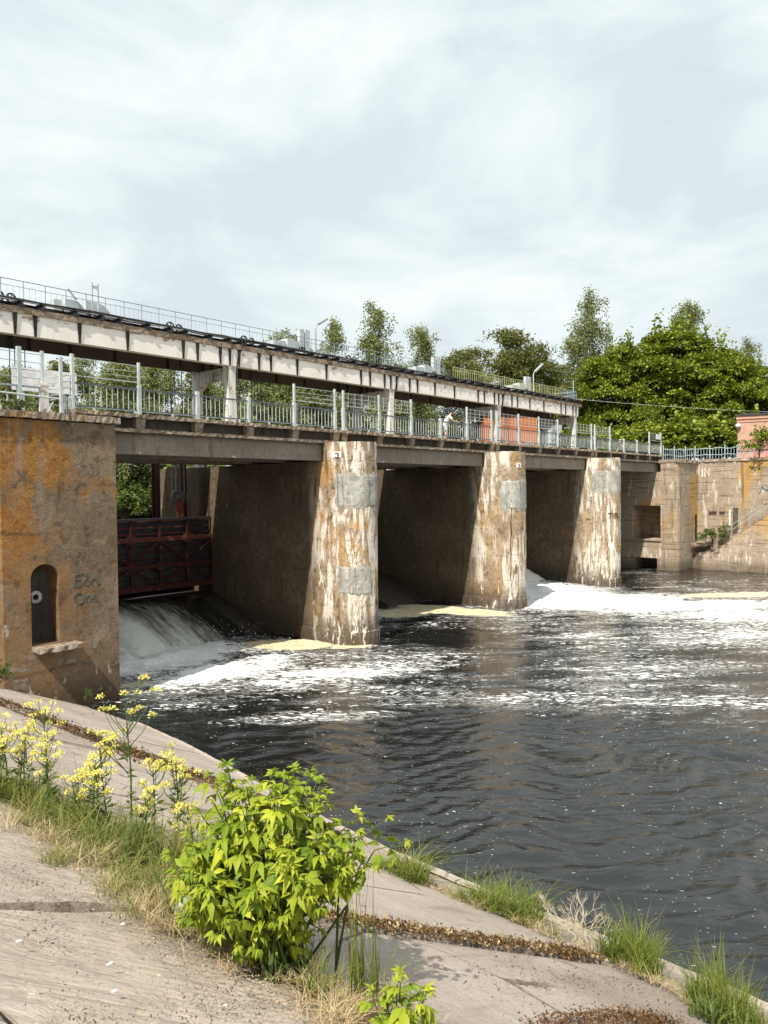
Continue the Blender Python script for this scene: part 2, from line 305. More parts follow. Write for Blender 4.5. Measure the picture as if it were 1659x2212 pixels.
def mk_patch():
    g = NG('grey_render_patch', 0.15, 0.9); n1 = g.noise(1.6, 7, 0.68, None, 0.6); n2 = g.noise(7, 7, 0.7); dr = g.noise(1.0, 5, 0.62, g.vec(3.6, 3.6, 0.30), 0.2)
    c = g.mix(g.ss(n1, 0.38, 0.62), (0.27, 0.265, 0.235), (0.43, 0.425, 0.395)); c = g.mix(g.mul(g.ss(dr, 0.54, 0.64), 0.65), c, (0.16, 0.125, 0.09)); c = g.mix(g.mul(g.ss(dr, 0.44, 0.38), 0.5), c, (0.62, 0.58, 0.52)); c = g.mix(g.mul(g.ss(n2, 0.55, 0.68), 0.5), c, (0.30, 0.225, 0.15))
    g.color(c); g.bump(g.add(n1, n2), 0.9, 0.06); M['grey_render_patch'] = g.m
mk_patch()
simple('teal_spray_paint', (0.085, 0.14, 0.14), 0.7, 0.2, 0.3, 9)
simple('white_spray_paint', (0.75, 0.74, 0.72), 0.7, 0.2, 0.2, 9)
simple('brown_spray_paint', (0.06, 0.04, 0.035), 0.7, 0.2, 0.2, 9)
simple('white_sign_enamel', (0.72, 0.73, 0.74), 0.4, 0.4, 0.15, 4)
simple('cable_sheath', (0.05, 0.052, 0.055), 0.6, 0.3, 0.3, 6)
simple('pale_pipe', (0.42, 0.44, 0.45), 0.5, 0.35, 0.3, 4)
simple('skin', (0.55, 0.33, 0.24), 0.6, 0.3, 0.1, 8)
simple('white_cotton', (0.74, 0.75, 0.78), 0.9, 0.1, 0.1, 8)
simple('pale_shorts', (0.52, 0.56, 0.63), 0.9, 0.1, 0.2, 8)
simple('dark_cloth', (0.05, 0.035, 0.03), 0.9, 0.1, 0.2, 8)
simple('litter_white', (0.78, 0.80, 0.82), 0.5, 0.3, 0.1, 8)
simple('faded_green_tin', (0.33, 0.42, 0.30), 0.5, 0.3, 0.5, 18)
simple('roof_felt', (0.07, 0.07, 0.075), 0.9, 0.1, 0.3, 2)
simple('pink_render', (0.62, 0.26, 0.22), 0.85, 0.15, 0.2, 1.5, 0, 0.3)
simple('pebble', (0.36, 0.30, 0.25), 0.9, 0.15, 0.4, 9, 0, 0.4)
def mk_brick(name, c1, c2, mo, sc_=1.0):
    g = NG(name, 0.15, 0.9)
    br = g.t.nodes.new('ShaderNodeTexBrick'); cx = g.t.nodes.new('ShaderNodeCombineXYZ')
    g.l(g.add(g.x, g.y), cx.inputs[0]); g.l(g.z, cx.inputs[1]); g.l(cx.outputs[0], br.inputs['Vector'])
    br.inputs['Color1'].default_value = c1 + (1,); br.inputs['Color2'].default_value = c2 + (1,); br.inputs['Mortar'].default_value = mo + (1,)
    br.inputs['Scale'].default_value = 1.0; br.inputs['Brick Width'].default_value = 0.26; br.inputs['Row Height'].default_value = 0.09; br.inputs['Mortar Size'].default_value = 0.008
    n = g.noise(0.9, 6); c = g.mix(g.mul(g.ss(n, 0.55, 0.7), 0.5), br.outputs[0], tuple(v * 0.6 for v in c1)); n2 = g.noise(1.1, 5, 0.6, g.vec(0.3, 0.3, 4)); c = g.mix(g.mul(g.ss(n2, 0.58, 0.72), 0.5), c, tuple(v * 0.4 for v in c1))
    g.color(c); g.bump(br.outputs[1], -0.3, 0.02); M[name] = g.m
mk_brick('orange_brick', (0.52, 0.16, 0.05), (0.40, 0.11, 0.035), (0.36, 0.19, 0.10))
mk_brick('pink_brick', (0.56, 0.33, 0.245), (0.52, 0.26, 0.195), (0.56, 0.44, 0.36))

def mk_water():
    g = NG('dark_river_water', 0.5, 0.04)
    g.b.inputs['IOR'].default_value = 1.72
    V = g.vec(0.50, 1.35, 1, 0.85); VF = g.vec(0.42, 1.5, 1, 0.85)                      # patterns drawn out across the current
    den = g.attr('foam'); yel = g.attr('scum')
    na = g.noise(1.05, 9, 0.70, V, 1.3); nb = g.noise(4.2, 7, 0.7, V, 1.0); nc = g.noise(11.0, 4, 0.6, V, 0.4)
    pat = g.add(g.mul(na, 0.52), g.add(g.mul(nb, 0.30), g.mul(nc, 0.18)))
    th = g.sub(0.70, g.mul(den, 0.33))
    d = g.sub(pat, th)
    f1 = g.mul(g.ss(d, -0.005, 0.06), g.ss(g.add(nc, g.mul(d, 3.2)), 0.40, 0.56))
    rdg = g.sub(1.0, g.math('ABSOLUTE', g.sub(g.mul(g.noise(2.1, 7, 0.68, V, 1.8), 2.0), 1.0)))
    lace = g.mul(g.mul(g.ss(rdg, 0.92, 0.985), g.ss(g.add(g.mul(den, 0.8), g.noise(0.7, 4, 0.6, V, 0.8)), 0.70, 0.86)), 0.92)
    vr = g.add(0.03, g.mul(nb, 0.13))
    fleck = g.mul(g.ss(g.sub(vr, g.voro(4.6, VF)), 0.0, 0.03), g.ss(g.noise(0.9, 5, 0.65, V, 0.6), 0.46, 0.58))
    fleck = g.mul(fleck, g.ss(nc, 0.25, 0.6, 0.35, 0.95))
    VT = g.vec(0.36, 1.7, 1, 0.85); strm = g.noise(0.55, 6, 0.66, g.vec(0.40, 1.9, 1, 0.85), 0.9)
    dz = g.mul(g.ss(g.add(strm, g.mul(den, 0.50)), 0.56, 0.82), g.ss(den, 0.05, 0.25))
    fleck2 = g.ss(g.sub(g.mul(dz, g.add(0.16, g.mul(nb, 0.42))), g.voro(5.2, VT)), 0.0, 0.05)
    fleck4 = g.mul(g.ss(g.sub(g.mul(dz, g.add(0.14, g.mul(nb, 0.34))), g.voro(9.5, VT)), 0.0, 0.06), 0.9)
    fleck3 = g.mul(g.mul(g.ss(g.sub(g.add(0.045, g.mul(nc, 0.11)), g.voro(10.5, VF)), 0.0, 0.03), g.ss(g.noise(0.7, 5, 0.62, V, 0.5), 0.40, 0.56)), 0.8)
    lace = g.mul(lace, 0.45); fleck2 = g.math('MAXIMUM', g.math('MAXIMUM', fleck2, fleck4), fleck3)
    fo = g.math('MAXIMUM', g.math('MAXIMUM', f1, lace), g.math('MAXIMUM', fleck, fleck2))
    fc = g.mix(g.ss(nc, 0.35, 0.6), (0.62, 0.64, 0.63), (0.88, 0.89, 0.88))
    sc1 = g.mul(g.ss(g.add(yel, g.add(g.mul(g.sub(na, 0.5), 1.0), g.mul(g.sub(nb, 0.5), 0.35))), 0.42, 0.58), g.ss(g.add(nc, g.mul(yel, 0.5)), 0.42, 0.62, 0.45, 1.0))
    fc2 = g.mix(sc1, fc, g.mix(g.ss(nb, 0.35, 0.6), (0.42, 0.36, 0.20), (0.70, 0.63, 0.42)))
    fo2 = g.math('MAXIMUM', fo, g.mul(sc1, 0.96))
    body = g.mix(g.ss(den, 0.1, 0.7), (0.009, 0.0095, 0.009), (0.013, 0.011, 0.008))
    g.color(g.mix(fo2, body, fc2)); g.rough(g.ss(fo2, 0, 1, 0.035, 0.75))
    hb = g.add(g.mul(g.noise(3.5, 4, 0.55, V, 0.6), g.add(0.42, g.mul(g.mul(den, g.sub(1.0, g.mul(fo2, 0.75))), 0.45))), g.add(g.mul(g.noise(9, 4, 0.6, V, 0.5), g.add(0.07, g.mul(den, 0.12))), g.mul(fo2, 0.08)))
    g.bump(hb, 1.0, 0.10); M['water'] = g.m
    # falling sheet
    g = NG('falling_water', 0.5, 0.25)
    q = g.noise(1.0, 7, 0.6, g.vec(5.5, 0.7, 0.7), 0.6); big = g.noise(1.0, 3, 0.5, g.vec(0.9, 0.22, 0.2), 0.5); fine = g.noise(30, 4, 0.7, g.vec(1, 0.35, 0.35))
    wh = g.attr('white')
    k = g.ss(g.add(g.add(g.mul(q, 0.55), g.mul(big, 0.25)), g.add(g.mul(wh, 0.50), g.mul(fine, 0.16))), 0.54, 0.98)
    g.color(g.mix(k, (0.018, 0.017, 0.014), (0.78, 0.79, 0.73))); g.rough(g.ss(k, 0, 1, 0.12, 0.6)); g.bump(g.add(q, g.mul(fine, 0.5)), 0.7, 0.08); M['fall'] = g.m
    g = NG('splash_white', 0.3, 0.6); g.color((0.85, 0.86, 0.86)); M['splash'] = g.m
mk_water()

# ------------------------------------------------------------------ mesh helpers
class MB:
    def __init__(s): s.v = []; s.f = []
    def addf(s, vs, fs):
        o = len(s.v); s.v += [tuple(p) for p in vs]; s.f += [tuple(i + o for i in q) for q in fs]; return s
    def box(s, x0, x1, y0, y1, z0, z1):
        return s.addf([(x0, y0, z0), (x1, y0, z0), (x1, y1, z0), (x0, y1, z0), (x0, y0, z1), (x1, y0, z1), (x1, y1, z1), (x0, y1, z1)],
                      [(0, 3, 2, 1), (4, 5, 6, 7), (0, 1, 5, 4), (1, 2, 6, 5), (2, 3, 7, 6), (3, 0, 4, 7)])
    def tube(s, pts, r, n=6, cap=True):
        pts = [Vector(p) for p in pts]; rr = r if isinstance(r, (list, tuple)) else [r] * len(pts)
        rings = []; up = Vector((0, 0, 1)); prev = None
        for i, p in enumerate(pts):
            d = (pts[min(i + 1, len(pts) - 1)] - pts[max(i - 1, 0)])
            d = d.normalized() if d.length > 1e-9 else Vector((0, 0, 1))
            a = prev if prev is not None else (Vector((1, 0, 0)) if abs(d.z) > 0.9 else up)
            u = (a - d * a.dot(d))
            if u.length < 1e-6: u = d.orthogonal()
            u.normalize(); prev = u; w = d.cross(u)
            rings.append([p + (u * math.cos(2 * PI * k / n) + w * math.sin(2 * PI * k / n)) * rr[i] for k in range(n)])
        vs = [q for R_ in rings for q in R_]; fs = []
        for i in range(len(rings) - 1):
            for k in range(n):
                k2 = (k + 1) % n; fs.append((i * n + k, i * n + k2, (i + 1) * n + k2, (i + 1) * n + k))
        if cap: fs.append(tuple(range(n - 1, -1, -1))); fs.append(tuple((len(rings) - 1) * n + k for k in range(n)))
        return s.addf(vs, fs)
    def bar(s, a, b, w, h=None):
        a = Vector(a); b = Vector(b); d = (b - a).normalized(); h = h or w
        u = d.cross(Vector((0, 0, 1))); u = u.normalized() if u.length > 1e-4 else Vector((1, 0, 0)); v = u.cross(d)
        q = [(u * sx * w / 2 + v * sy * h / 2) for sx, sy in ((-1, -1), (1, -1), (1, 1), (-1, 1))]
        return s.addf([a + i for i in q] + [b + i for i in q], [(0, 1, 2, 3), (7, 6, 5, 4), (0, 4, 5, 1), (1, 5, 6, 2), (2, 6, 7, 3), (3, 7, 4, 0)])
    def prism(s, poly, z0, z1):          # poly counter clockwise in XY
        n = len(poly); s.addf([(x, y, z0) for x, y in poly] + [(x, y, z1) for x, y in poly],
            [tuple(range(n - 1, -1, -1)), tuple(range(n, 2 * n))] + [(i, (i + 1) % n, n + (i + 1) % n, n + i) for i in range(n)]); return s
    def ext_x(s, poly, x0, x1):          # poly in (Y,Z)
        n = len(poly); s.addf([(x0, y, z) for y, z in poly] + [(x1, y, z) for y, z in poly],
            [tuple(range(n)), tuple(range(2 * n - 1, n - 1, -1))] + [((i + 1) % n, i, n + i, n + (i + 1) % n) for i in range(n)]); return s
    def ext_y(s, poly, y0, y1):          # poly in (X,Z)
        n = len(poly); s.addf([(x, y0, z) for x, z in poly] + [(x, y1, z) for x, z in poly],
            [tuple(range(n)), tuple(range(2 * n - 1, n - 1, -1))] + [((i + 1) % n, i, n + i, n + (i + 1) % n) for i in range(n)]); return s
    def disc(s, c, r, w, axis='Y', n=20, hole=0.0):
        c = Vector(c); ax = {'X': Vector((1, 0, 0)), 'Y': Vector((0, 1, 0)), 'Z': Vector((0, 0, 1))}[axis]; u = ax.orthogonal().normalized(); v = ax.cross(u)
        R_ = lambda rad, o: [c + ax * o + (u * math.cos(2 * PI * k / n) + v * math.sin(2 * PI * k / n)) * rad for k in range(n)]
        if hole:
            vs = R_(r, -w / 2) + R_(r, w / 2) + R_(hole, -w / 2) + R_(hole, w / 2); fs = []
            for k in range(n):
                j = (k + 1) % n; fs += [(k, j, n + j, n + k), (2 * n + j, 2 * n + k, 3 * n + k, 3 * n + j), (n + k, n + j, 3 * n + j, 3 * n + k), (j, k, 2 * n + k, 2 * n + j)]
            return s.addf(vs, fs)
        vs = R_(r, -w / 2) + R_(r, w / 2)
        return s.addf(vs, [tuple(range(n - 1, -1, -1)), tuple(range(n, 2 * n))] + [(k, (k + 1) % n, n + (k + 1) % n, n + k) for k in range(n)])
    def blob(s, c, r, seed=0, n=(7, 5), sq=(1, 1, 1), jit=0.25):
        rd = random.Random(seed); vs = []; fs = []; a, b = n
        for i in range(b + 1):
            th = PI * i / b
            for k in range(a):
                ph = 2 * PI * k / a; q = r * (1 + rd.uniform(-jit, jit)) if 0 < i < b else r
                vs.append((c[0] + q * sq[0] * math.sin(th) * math.cos(ph), c[1] + q * sq[1] * math.sin(th) * math.sin(ph), c[2] + q * sq[2] * math.cos(th)))
        for i in range(b):
            for k in range(a):
                j = (k + 1) % a; fs.append((i * a + k, (i + 1) * a + k, (i + 1) * a + j, i * a + j))
        return s.addf(vs, fs)
    def rough_bar(s, x0, x1, y0, y1, z0, z1, step=0.16, jy=0.05, jz=0.03, seed=1):
        rd = random.Random(seed); n = max(2, int((x1 - x0) / step)); vs = []; fs = []
        for i in range(n + 1):
            x = x0 + (x1 - x0) * i / n; a = rd.uniform(-jy, jy * 0.6); b = rd.uniform(-jy, jy * 0.6); c = rd.uniform(-jz, jz); d = rd.uniform(-jz, jz)
            vs += [(x, y0 + a, z0 + c), (x, y1, z0), (x, y1, z1), (x, y0 + b, z1 + d)]
        for i in range(n):
            o = i * 4
            for k in range(4):
                k2 = (k + 1) % 4; fs.append((o + k2, o + k, o + 4 + k, o + 4 + k2))
        fs += [(0, 1, 2, 3), (n * 4 + 3, n * 4 + 2, n * 4 + 1, n * 4)]
        return s.addf(vs, fs)
    def build(s, name, mat, parent=None, smooth=False, origin=None):
        o = Vector(parent_origin(parent)) if origin is None else Vector(origin)
        me = bpy.data.meshes.new(name); me.from_pydata([(p[0] - o.x, p[1] - o.y, p[2] - o.z) for p in s.v], [], s.f)
        me.materials.append(M[mat] if isinstance(mat, str) else mat)
        if smooth: me.polygons.foreach_set('use_smooth', [True] * len(me.polygons))
        ob = bpy.data.objects.new(name, me); col.objects.link(ob)
        if parent: ob.parent = parent
        else: ob.location = o
        return ob

ORI = {}
def parent_origin(p):
    t = Vector((0, 0, 0))
    while p is not None: t = t + Vector(p.location); p = p.parent
    return t
def tag(o, label=None, cat=None, group=None, kind=None):
    if label: o['label'] = label
    if cat: o['category'] = cat
    if group: o['group'] = group
    if kind: o['kind'] = kind
    return o
def thing(name, label, cat, loc=(0, 0, 0), group=None):
    o = bpy.data.objects.new(name, None); col.objects.link(o); o.location = loc; o.empty_display_size = 0.3
    return tag(o, label, cat, group)
def dup(root, loc, rz=0.0, label=None, scale=None, group=None):
    r = root.copy(); col.objects.link(r); r.location = loc; r.rotation_euler = (0, 0, rz)
    if scale: r.scale = scale
    if label: r['label'] = label
    if group: r['group'] = group
    for ch in list(root.children):
        c = ch.copy(); col.objects.link(c); c.parent = r
        for gch in list(ch.children):
            d = gch.copy(); col.objects.link(d); d.parent = c
    return r
def inst(ob, name, parent, loc, rot=None, scale=None):     # another object on the same mesh
    c = bpy.data.objects.new(name, ob.data); col.objects.link(c); c.parent = parent; c.location = loc
    if rot is not None: c.rotation_euler = rot
    if scale is not None: c.scale = scale
    return c
def fast(name, V, F, mat, parent=None, tone=None, smooth=False, attrs=None, origin=None):
    V = np.asarray(V, np.float32).reshape(-1, 3); F = np.asarray(F, np.int32); k = F.shape[1]
    o = np.array(parent_origin(parent) if origin is None else origin, np.float32); me = bpy.data.meshes.new(name)
    me.vertices.add(len(V)); me.vertices.foreach_set('co', (V - o).ravel())
    me.loops.add(F.size); me.loops.foreach_set('vertex_index', F.ravel())
    me.polygons.add(len(F)); me.polygons.foreach_set('loop_start', np.arange(0, F.size, k, dtype=np.int32)); me.polygons.foreach_set('loop_total', np.full(len(F), k, np.int32))
    me.materials.append(M[mat])
    if smooth: me.polygons.foreach_set('use_smooth', np.ones(len(F), bool))
    for nm, a in dict(attrs or {}, **({'tone': tone} if tone is not None else {})).items():
        at = me.attributes.new(nm, 'FLOAT', 'POINT'); at.data.foreach_set('value', np.asarray(a, np.float32))
    me.update(calc_edges=True)
    ob = bpy.data.objects.new(name, me); col.objects.link(ob)
    if parent: ob.parent = parent
    else: ob.location = o
    return ob
def unit(a): return a / np.maximum(np.linalg.norm(a, axis=-1, keepdims=True), 1e-9)
def leaf_quads(P, D, size, asp=0.5, up=None, g=rng):
    """diamond leaves at P pointing along D"""
    n = len(P); D = unit(D); a = g.normal(size=(n, 3)) if up is None else up + 0.5 * g.normal(size=(n, 3))
    S = unit(np.cross(D, a)); size = np.broadcast_to(size, (n,))[:, None]
    V = np.stack([P, P + D * size * 0.45 + S * size * asp * 0.5, P + D * size, P + D * size * 0.45 - S * size * asp * 0.5], 1).reshape(-1, 3)
    return V, np.arange(4 * n).reshape(n, 4)
def blades(P, H, lean, width, g=rng, segs=3):
    """grass blades: curved tapering strips"""
    n = len(P); az = g.uniform(0, 2 * PI, n); dirx = np.stack([np.cos(az), np.sin(az), 0 * az], 1) * lean[:, None]
    side = np.stack([-np.sin(az + g.normal(0, .6, n)), np.cos(az), 0 * az], 1); vs = []
    for i in range(segs + 1):
        t = i / segs; c = P + np.array([0, 0, 1]) * (H * (t - 0.35 * np.minimum(1.6, lean) * t * t))[:, None] + dirx * (H * t ** 1.8)[:, None]
        w = (width * (1 - t) ** 0.7 + 0.0006)[:, None]; vs += [c - side * w / 2, c + side * w / 2]
    V = np.stack(vs, 1); k = 2 * (segs + 1); base = np.arange(n)[:, None] * k
    F = np.concatenate([base + np.array([[2 * i, 2 * i + 1, 2 * i + 3, 2 * i + 2]]) for i in range(segs)], 0)
    return V.reshape(-1, 3), F
BZ = lambda x, y=0: 5.5 - 0.44 * x

# ------------------------------------------------------------------ setting: ground, water, banks
J = [12.6838 + 13.9012 * i for i in range(5)]           # joints of the bridge; piers stand on J[1..3]
HW = 1.13
ORI_W = (0, 0, 0)
gm = MB(); gm.addf([(-900, -900, -1.6), (1500, -900, -1.6), (1500, 1500, -1.6), (-900, 1500, -1.6)], [(0, 1, 2, 3)])
tag(gm.build('ground', 'forest'), 'river bed and ground sheet reaching the horizon', None, None, 'structure')

def water_surface():
    def axis(segs):
        out = [segs[0][0]]
        for (a, b, s0, s1) in segs:
            x_ = a
            while x_ < b - 1e-6:
                t = (x_ - a) / (b - a); x_ = min(b, x_ + s0 + (s1 - s0) * t); out.append(x_)
        return np.array(out)
    xs = axis([(8.6, 11.2, .35, .09), (11.2, 18, .055, .075), (18, 34, .075, .15), (34, 74, .15, .32)])
    ys = axis([(-160, -20, 14, 2.0), (-20, -1, 2.0, .12), (-1, 15, .075, .085), (15, 26, .09, .12), (26, 36, .14, .4)])
    X, Y = np.meshgrid(xs, ys, indexing='ij')
    def blob(cx, cy, ax, ay, rot=0.0):
        c, s = math.cos(rot), math.sin(rot); dx = X - cx; dy = Y - cy
        return np.exp(-(((dx * c + dy * s) / ax) ** 2 + ((-dx * s + dy * c) / ay) ** 2))
    ss = lambda t: np.clip(t, 0, 1) ** 2 * (3 - 2 * np.clip(t, 0, 1))
    foam = np.zeros_like(X)
    def put(v): np.maximum(foam, v, out=foam)
    put(1.25 * blob(18.0, 29.0, 5.4, 2.6)); put(0.92 * blob(18.8, 25.2, 5.2, 2.6)); put(0.72 * blob(21.0, 21.6, 7.5, 2.6, -0.45))
    put(0.50 * blob(25.5, 20.5, 5.5, 2.4, -0.45)); put(0.60 * blob(16.6, 18.0, 3.6, 0.8, -0.75)); put(0.55 * blob(21.8, 14.6, 5.5, 0.85, -0.85)); put(0.5 * blob(28, 12, 6, 0.9, -0.7))
    put(1.3 * blob(47.4, 28.0, 5.8, 7.0)); put(1.3 * blob(45.8, 21.8, 7.5, 3.8, -0.6)); put(1.05 * blob(47.5, 16.6, 9, 3.0, -0.7)); put(0.82 * blob(47, 12.0, 11, 4.0, -0.75)); put(.62 * blob(40, 11, 10, 4, -.8))
    put(0.60 * blob(37.0, 12.0, 8, 2.0, -0.75)); put(0.58 * blob(34.5, 17.5, 4.5, 1.4, -0.6)); put(0.50 * blob(30.5, 12.0, 8, 2.5, -0.8)); put(0.44 * blob(26, 10.5, 8, 3.5, -0.85))
    put(0.42 * blob(38, 6, 10, 4, -0.8)); put(0.40 * blob(20.5, 17.5, 6, 3, -0.6)); put(0.34 * blob(60, 18, 9, 8)); put(0.30 * blob(62, 26, 8, 6)); put(0.8 * blob(32.8, 29.5, 3.2, 2.2))
    put(0.30 * blob(24, 6.5, 6, 2.2, -0.9)); put(0.45 * blob(14.9, 25.6, 0.9, 1.2))
    S = cF.x * X + cF.y * Y; lf = np.sin(.33 * X + .9 * np.sin(.21 * Y)) * np.sin(.29 * Y - .24 * X + .7)
    put((0.30 + 0.15 * lf) * ss((S - 22.3) / 4.5) * (1 - .45 * ss((S - 52) / 14)) * (1 - .75 * blob(29.6, 22.6, 4.6, 1.7, -0.85)) * (1 - .6 * blob(21.0, 12.5, 3.2, 1.6, -0.85)))
    foam *= 1 - .85 * ss((23.2 - S) / 1.6)
    scum = np.zeros_like(X)
    for b in (1.05 * blob(24.0, 27.2, 1.6, 2.4, 0.6), 1.0 * blob(25.6, 24.6, 1.3, 0.7, -0.4), 1.05 * blob(37.0, 27.0, 1.6, 4.2, 0.15), 1.0 * blob(34.4, 28.8, 2.6, 1.6), 0.95 * blob(55.0, 15.2, 6.5, 1.3, -0.75), 0.6 * blob(15.2, 26.2, 1.0, 1.0)):
        np.maximum(scum, b, out=scum)
    fleck = ss((40 - Y) / 30) * 0 + 1.0 - 0.35 * ss((X - 25) / 30)
    # swell
    g = np.random.default_rng(3); H = np.zeros_like(X); th0 = math.atan2(cF.y, cF.x)
    dx = 0.35 * np.sin(0.9 * X + 0.6 * Y) + 0.3 * np.sin(-0.5 * X + 1.1 * Y + 1); dy = 0.35 * np.sin(0.7 * X - 0.8 * Y + 2) + 0.25 * np.sin(1.3 * X + 0.4 * Y)
    wx, wy = X + dx, Y + dy
    ssx = 1 - .75 * ss((X - 22) / 10); 
    for i in range(64):
        if i < 18: lam = g.uniform(.9, 2.3); k_ = .0050 * lam
        else: lam = g.uniform(.36, .95); k_ = .0066 * lam * ssx
        th = th0 + g.normal(0, .30) + (.9 if i % 9 == 0 else 0); k = 2 * PI / lam; ph = g.uniform(0, 2 * PI)
        q = np.sin(k * (wx * math.cos(th) + wy * math.sin(th)) + ph); H += k_ * (q - 0.35 * np.abs(q))
    near = ss((15 - Y) / 12) * ss((30 - X) / 16); H *= 0.8 + 0.35 * near
    cz = np.sin(0.35 * X + 0.2 * Y) * np.sin(0.27 * Y - 0.3 * X + 1); H *= 0.85 + 0.3 * cz
    T = np.zeros_like(X)
    for i in range(30):
        lam = 0.5 + 1.6 * g.uniform(); th = g.uniform(0, 2 * PI); k = 2 * PI / lam
        T += np.sin(k * (wx * math.cos(th) + wy * math.sin(th)) + g.uniform(0, 6.28)) * lam * 0.009
    H = H * (1 - 0.4 * np.clip(foam, 0, 1)) + T * np.clip(foam - 0.40, 0, 1) * 1.3
    H += 0.28 * blob(17.6, 29.6, 4.6, 1.5) + 0.45 * blob(47.4, 29.6, 5.2, 3.0) + 0.15 * blob(32, 30, 3, 1.5)
    n0, n1 = X.shape; V = np.stack([X, Y, H], -1).reshape(-1, 3)
    idx = np.arange(n0 * n1).reshape(n0, n1); F = np.stack([idx[:-1, :-1], idx[1:, :-1], idx[1:, 1:], idx[:-1, 1:]], -1).reshape(-1, 4)
    o = fast('river_water', V, F, 'water', None, None, True, {'foam': foam.ravel(), 'scum': scum.ravel(), 'fleck': fleck.ravel()})
    tag(o, 'dark rippled river below the dam with white foam', None, None, 'structure')
water_surface()
um = MB(); um.addf([(-60, 36.6, 5.0), (140, 36.6, 5.0), (140, 52, 5.0), (-60, 52, 5.0)], [(0, 1, 2, 3)])
uw = um.build('upstream_water', 'water'); tag(uw, 'still dark water held back upstream of the gates', None, None, 'structure')
# far terrain behind the dam, approach and right-hand plateau
fm = MB()
fm.addf([(-200, 50, 4.2), (66, 50, 4.2), (66, 56, 6.2), (-200, 56, 6.2), (-200, 200, 8.5), (66, 200, 8.5)], [(0, 1, 2, 3), (3, 2, 5, 4)])
tag(fm.build('far_bank', 'forest'), 'wooded far bank upstream of the dam', None, None, 'structure')
fm = MB(); fm.prism([(69.0, 36.2), (72.6, 36.2), (72.6, 25.0), (73.0, 24), (72.6, -40), (300, -40), (300, 300), (66, 300), (66, 50)], -1.5, 9.86)
tag(fm.build('right_plateau', 'forest'), 'grassy plateau behind the right abutment', None, None, 'structure')
fm = MB(); fm.prism([(-120, 26.3), (13.6, 26.3), (13.6, 36), (11, 50), (-120, 50)], -1.5, 9.6)
tag(fm.build('left_approach', 'forest'), 'earth approach to the bridge behind the left abutment', None, None, 'structure')

# spillway sills (ogee) and falling water, one per opening
def ogee(y): 
    t = np.clip((35.2 - y) / 5.0, 0, 1); return 1.62 - 1.95 * t ** 1.35
sill = MB()
for b in range(4):
    x0, x1 = J[b] + HW + 0.02, J[b + 1] - HW - 0.02; poly = [(37.5, -1.5)] + [(y, float(ogee(np.array(y)))) for y in np.linspace(37.5, 29.2, 16)] + [(29.2, -1.5)]
    sill.ext_x(poly[::-1], x0, x1)
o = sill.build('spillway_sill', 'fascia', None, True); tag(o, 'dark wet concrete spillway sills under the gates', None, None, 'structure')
def fall(name, label, x0, x1, prof, whites, nx=110, ny=40, seed=0):
    g = np.random.default_rng(seed); xs = np.linspace(x0, x1, nx); ts = np.linspace(0, 1, ny); V = []; W = []
    for i, x_ in enumerate(xs):
        q = sum(a * math.exp(-((x_ - c) / w) ** 2) for c, w, a in whites); th = 0.06 + 0.50 * min(q, 1.2)
        for t in ts:
            y = 35.3 - (5.6 + 0.5 * q) * t; z = float(ogee(np.array(y + 0.9 * q * t))) + th * (0.45 + 1.9 * t * (1.05 - t) + .35 * t) + (0.03 * math.sin(x_ * 5 + 3 * t) + g.normal(0, .035)) * t
            V.append((x_, y, max(z, -0.25))); W.append(q * (0.18 + 1.05 * min(1, t * 1.25)))
    idx = np.arange(nx * ny).reshape(nx, ny); F = np.stack([idx[:-1, :-1], idx[:-1, 1:], idx[1:, 1:], idx[1:, :-1]], -1).reshape(-1, 4)
    o = fast(name, V, F, 'fall', None, None, True, {'white': W}); return tag(o, label, None, None, 'structure')
fall('waterfall', 'white water pouring under the nearest gate', J[0] + HW + .03, J[1] - HW - 1.4, None, [(15.2, 1.0, 0.8), (18.0, 1.5, 1.0), (20.6, 1.0, 0.55), (22.2, .8, 0.25)], seed=1)
fall('waterfall', 'thin water sheet sliding under the second gate', J[1] + HW + .03, J[2] - HW - 4, None, [(29.6, 1.4, 0.8), (32.4, 1.4, 0.5)], seed=2)
fall('waterfall', 'wide white torrent under the third gate', J[2] + HW + .03, J[3] - HW - .03, None, [(44, 3, 1.1), (48.5, 3, 1.1), (51.5, 2, 0.9)], seed=3)
def spray():
    g = np.random.default_rng(9); P = []
    for (cx, cy, cz, sx, sy, sz, n) in ((17.8, 29.4, .40, 2.4, .8, .30, 2600), (18.6, 26.6, .12, 3.2, 1.4, .10, 1400), (46.6, 27.0, .4, 3.6, 2.6, .28, 900)):
        p = g.normal(size=(n, 3)) * (sx, sy, sz) + (cx, cy, cz); P.append(p[p[:, 2] > 0.08])
    P = np.concatenate(P); P[:, 0] = np.where((P[:, 1] > 25) & (P[:, 0] < 14.1) & (P[:, 0] < 30), 14.2 + g.uniform(0, 2, len(P)), P[:, 0])
    s = g.uniform(.01, .045, len(P)); V = []; F = []
    D = g.normal(size=(len(P), 3)); V, F = leaf_quads(P, D, s, 0.8, None, g)
    tag(fast('spray', V, F, 'splash'), 'white spray droplets at the foot of the falls', None, None, 'stuff')
spray()

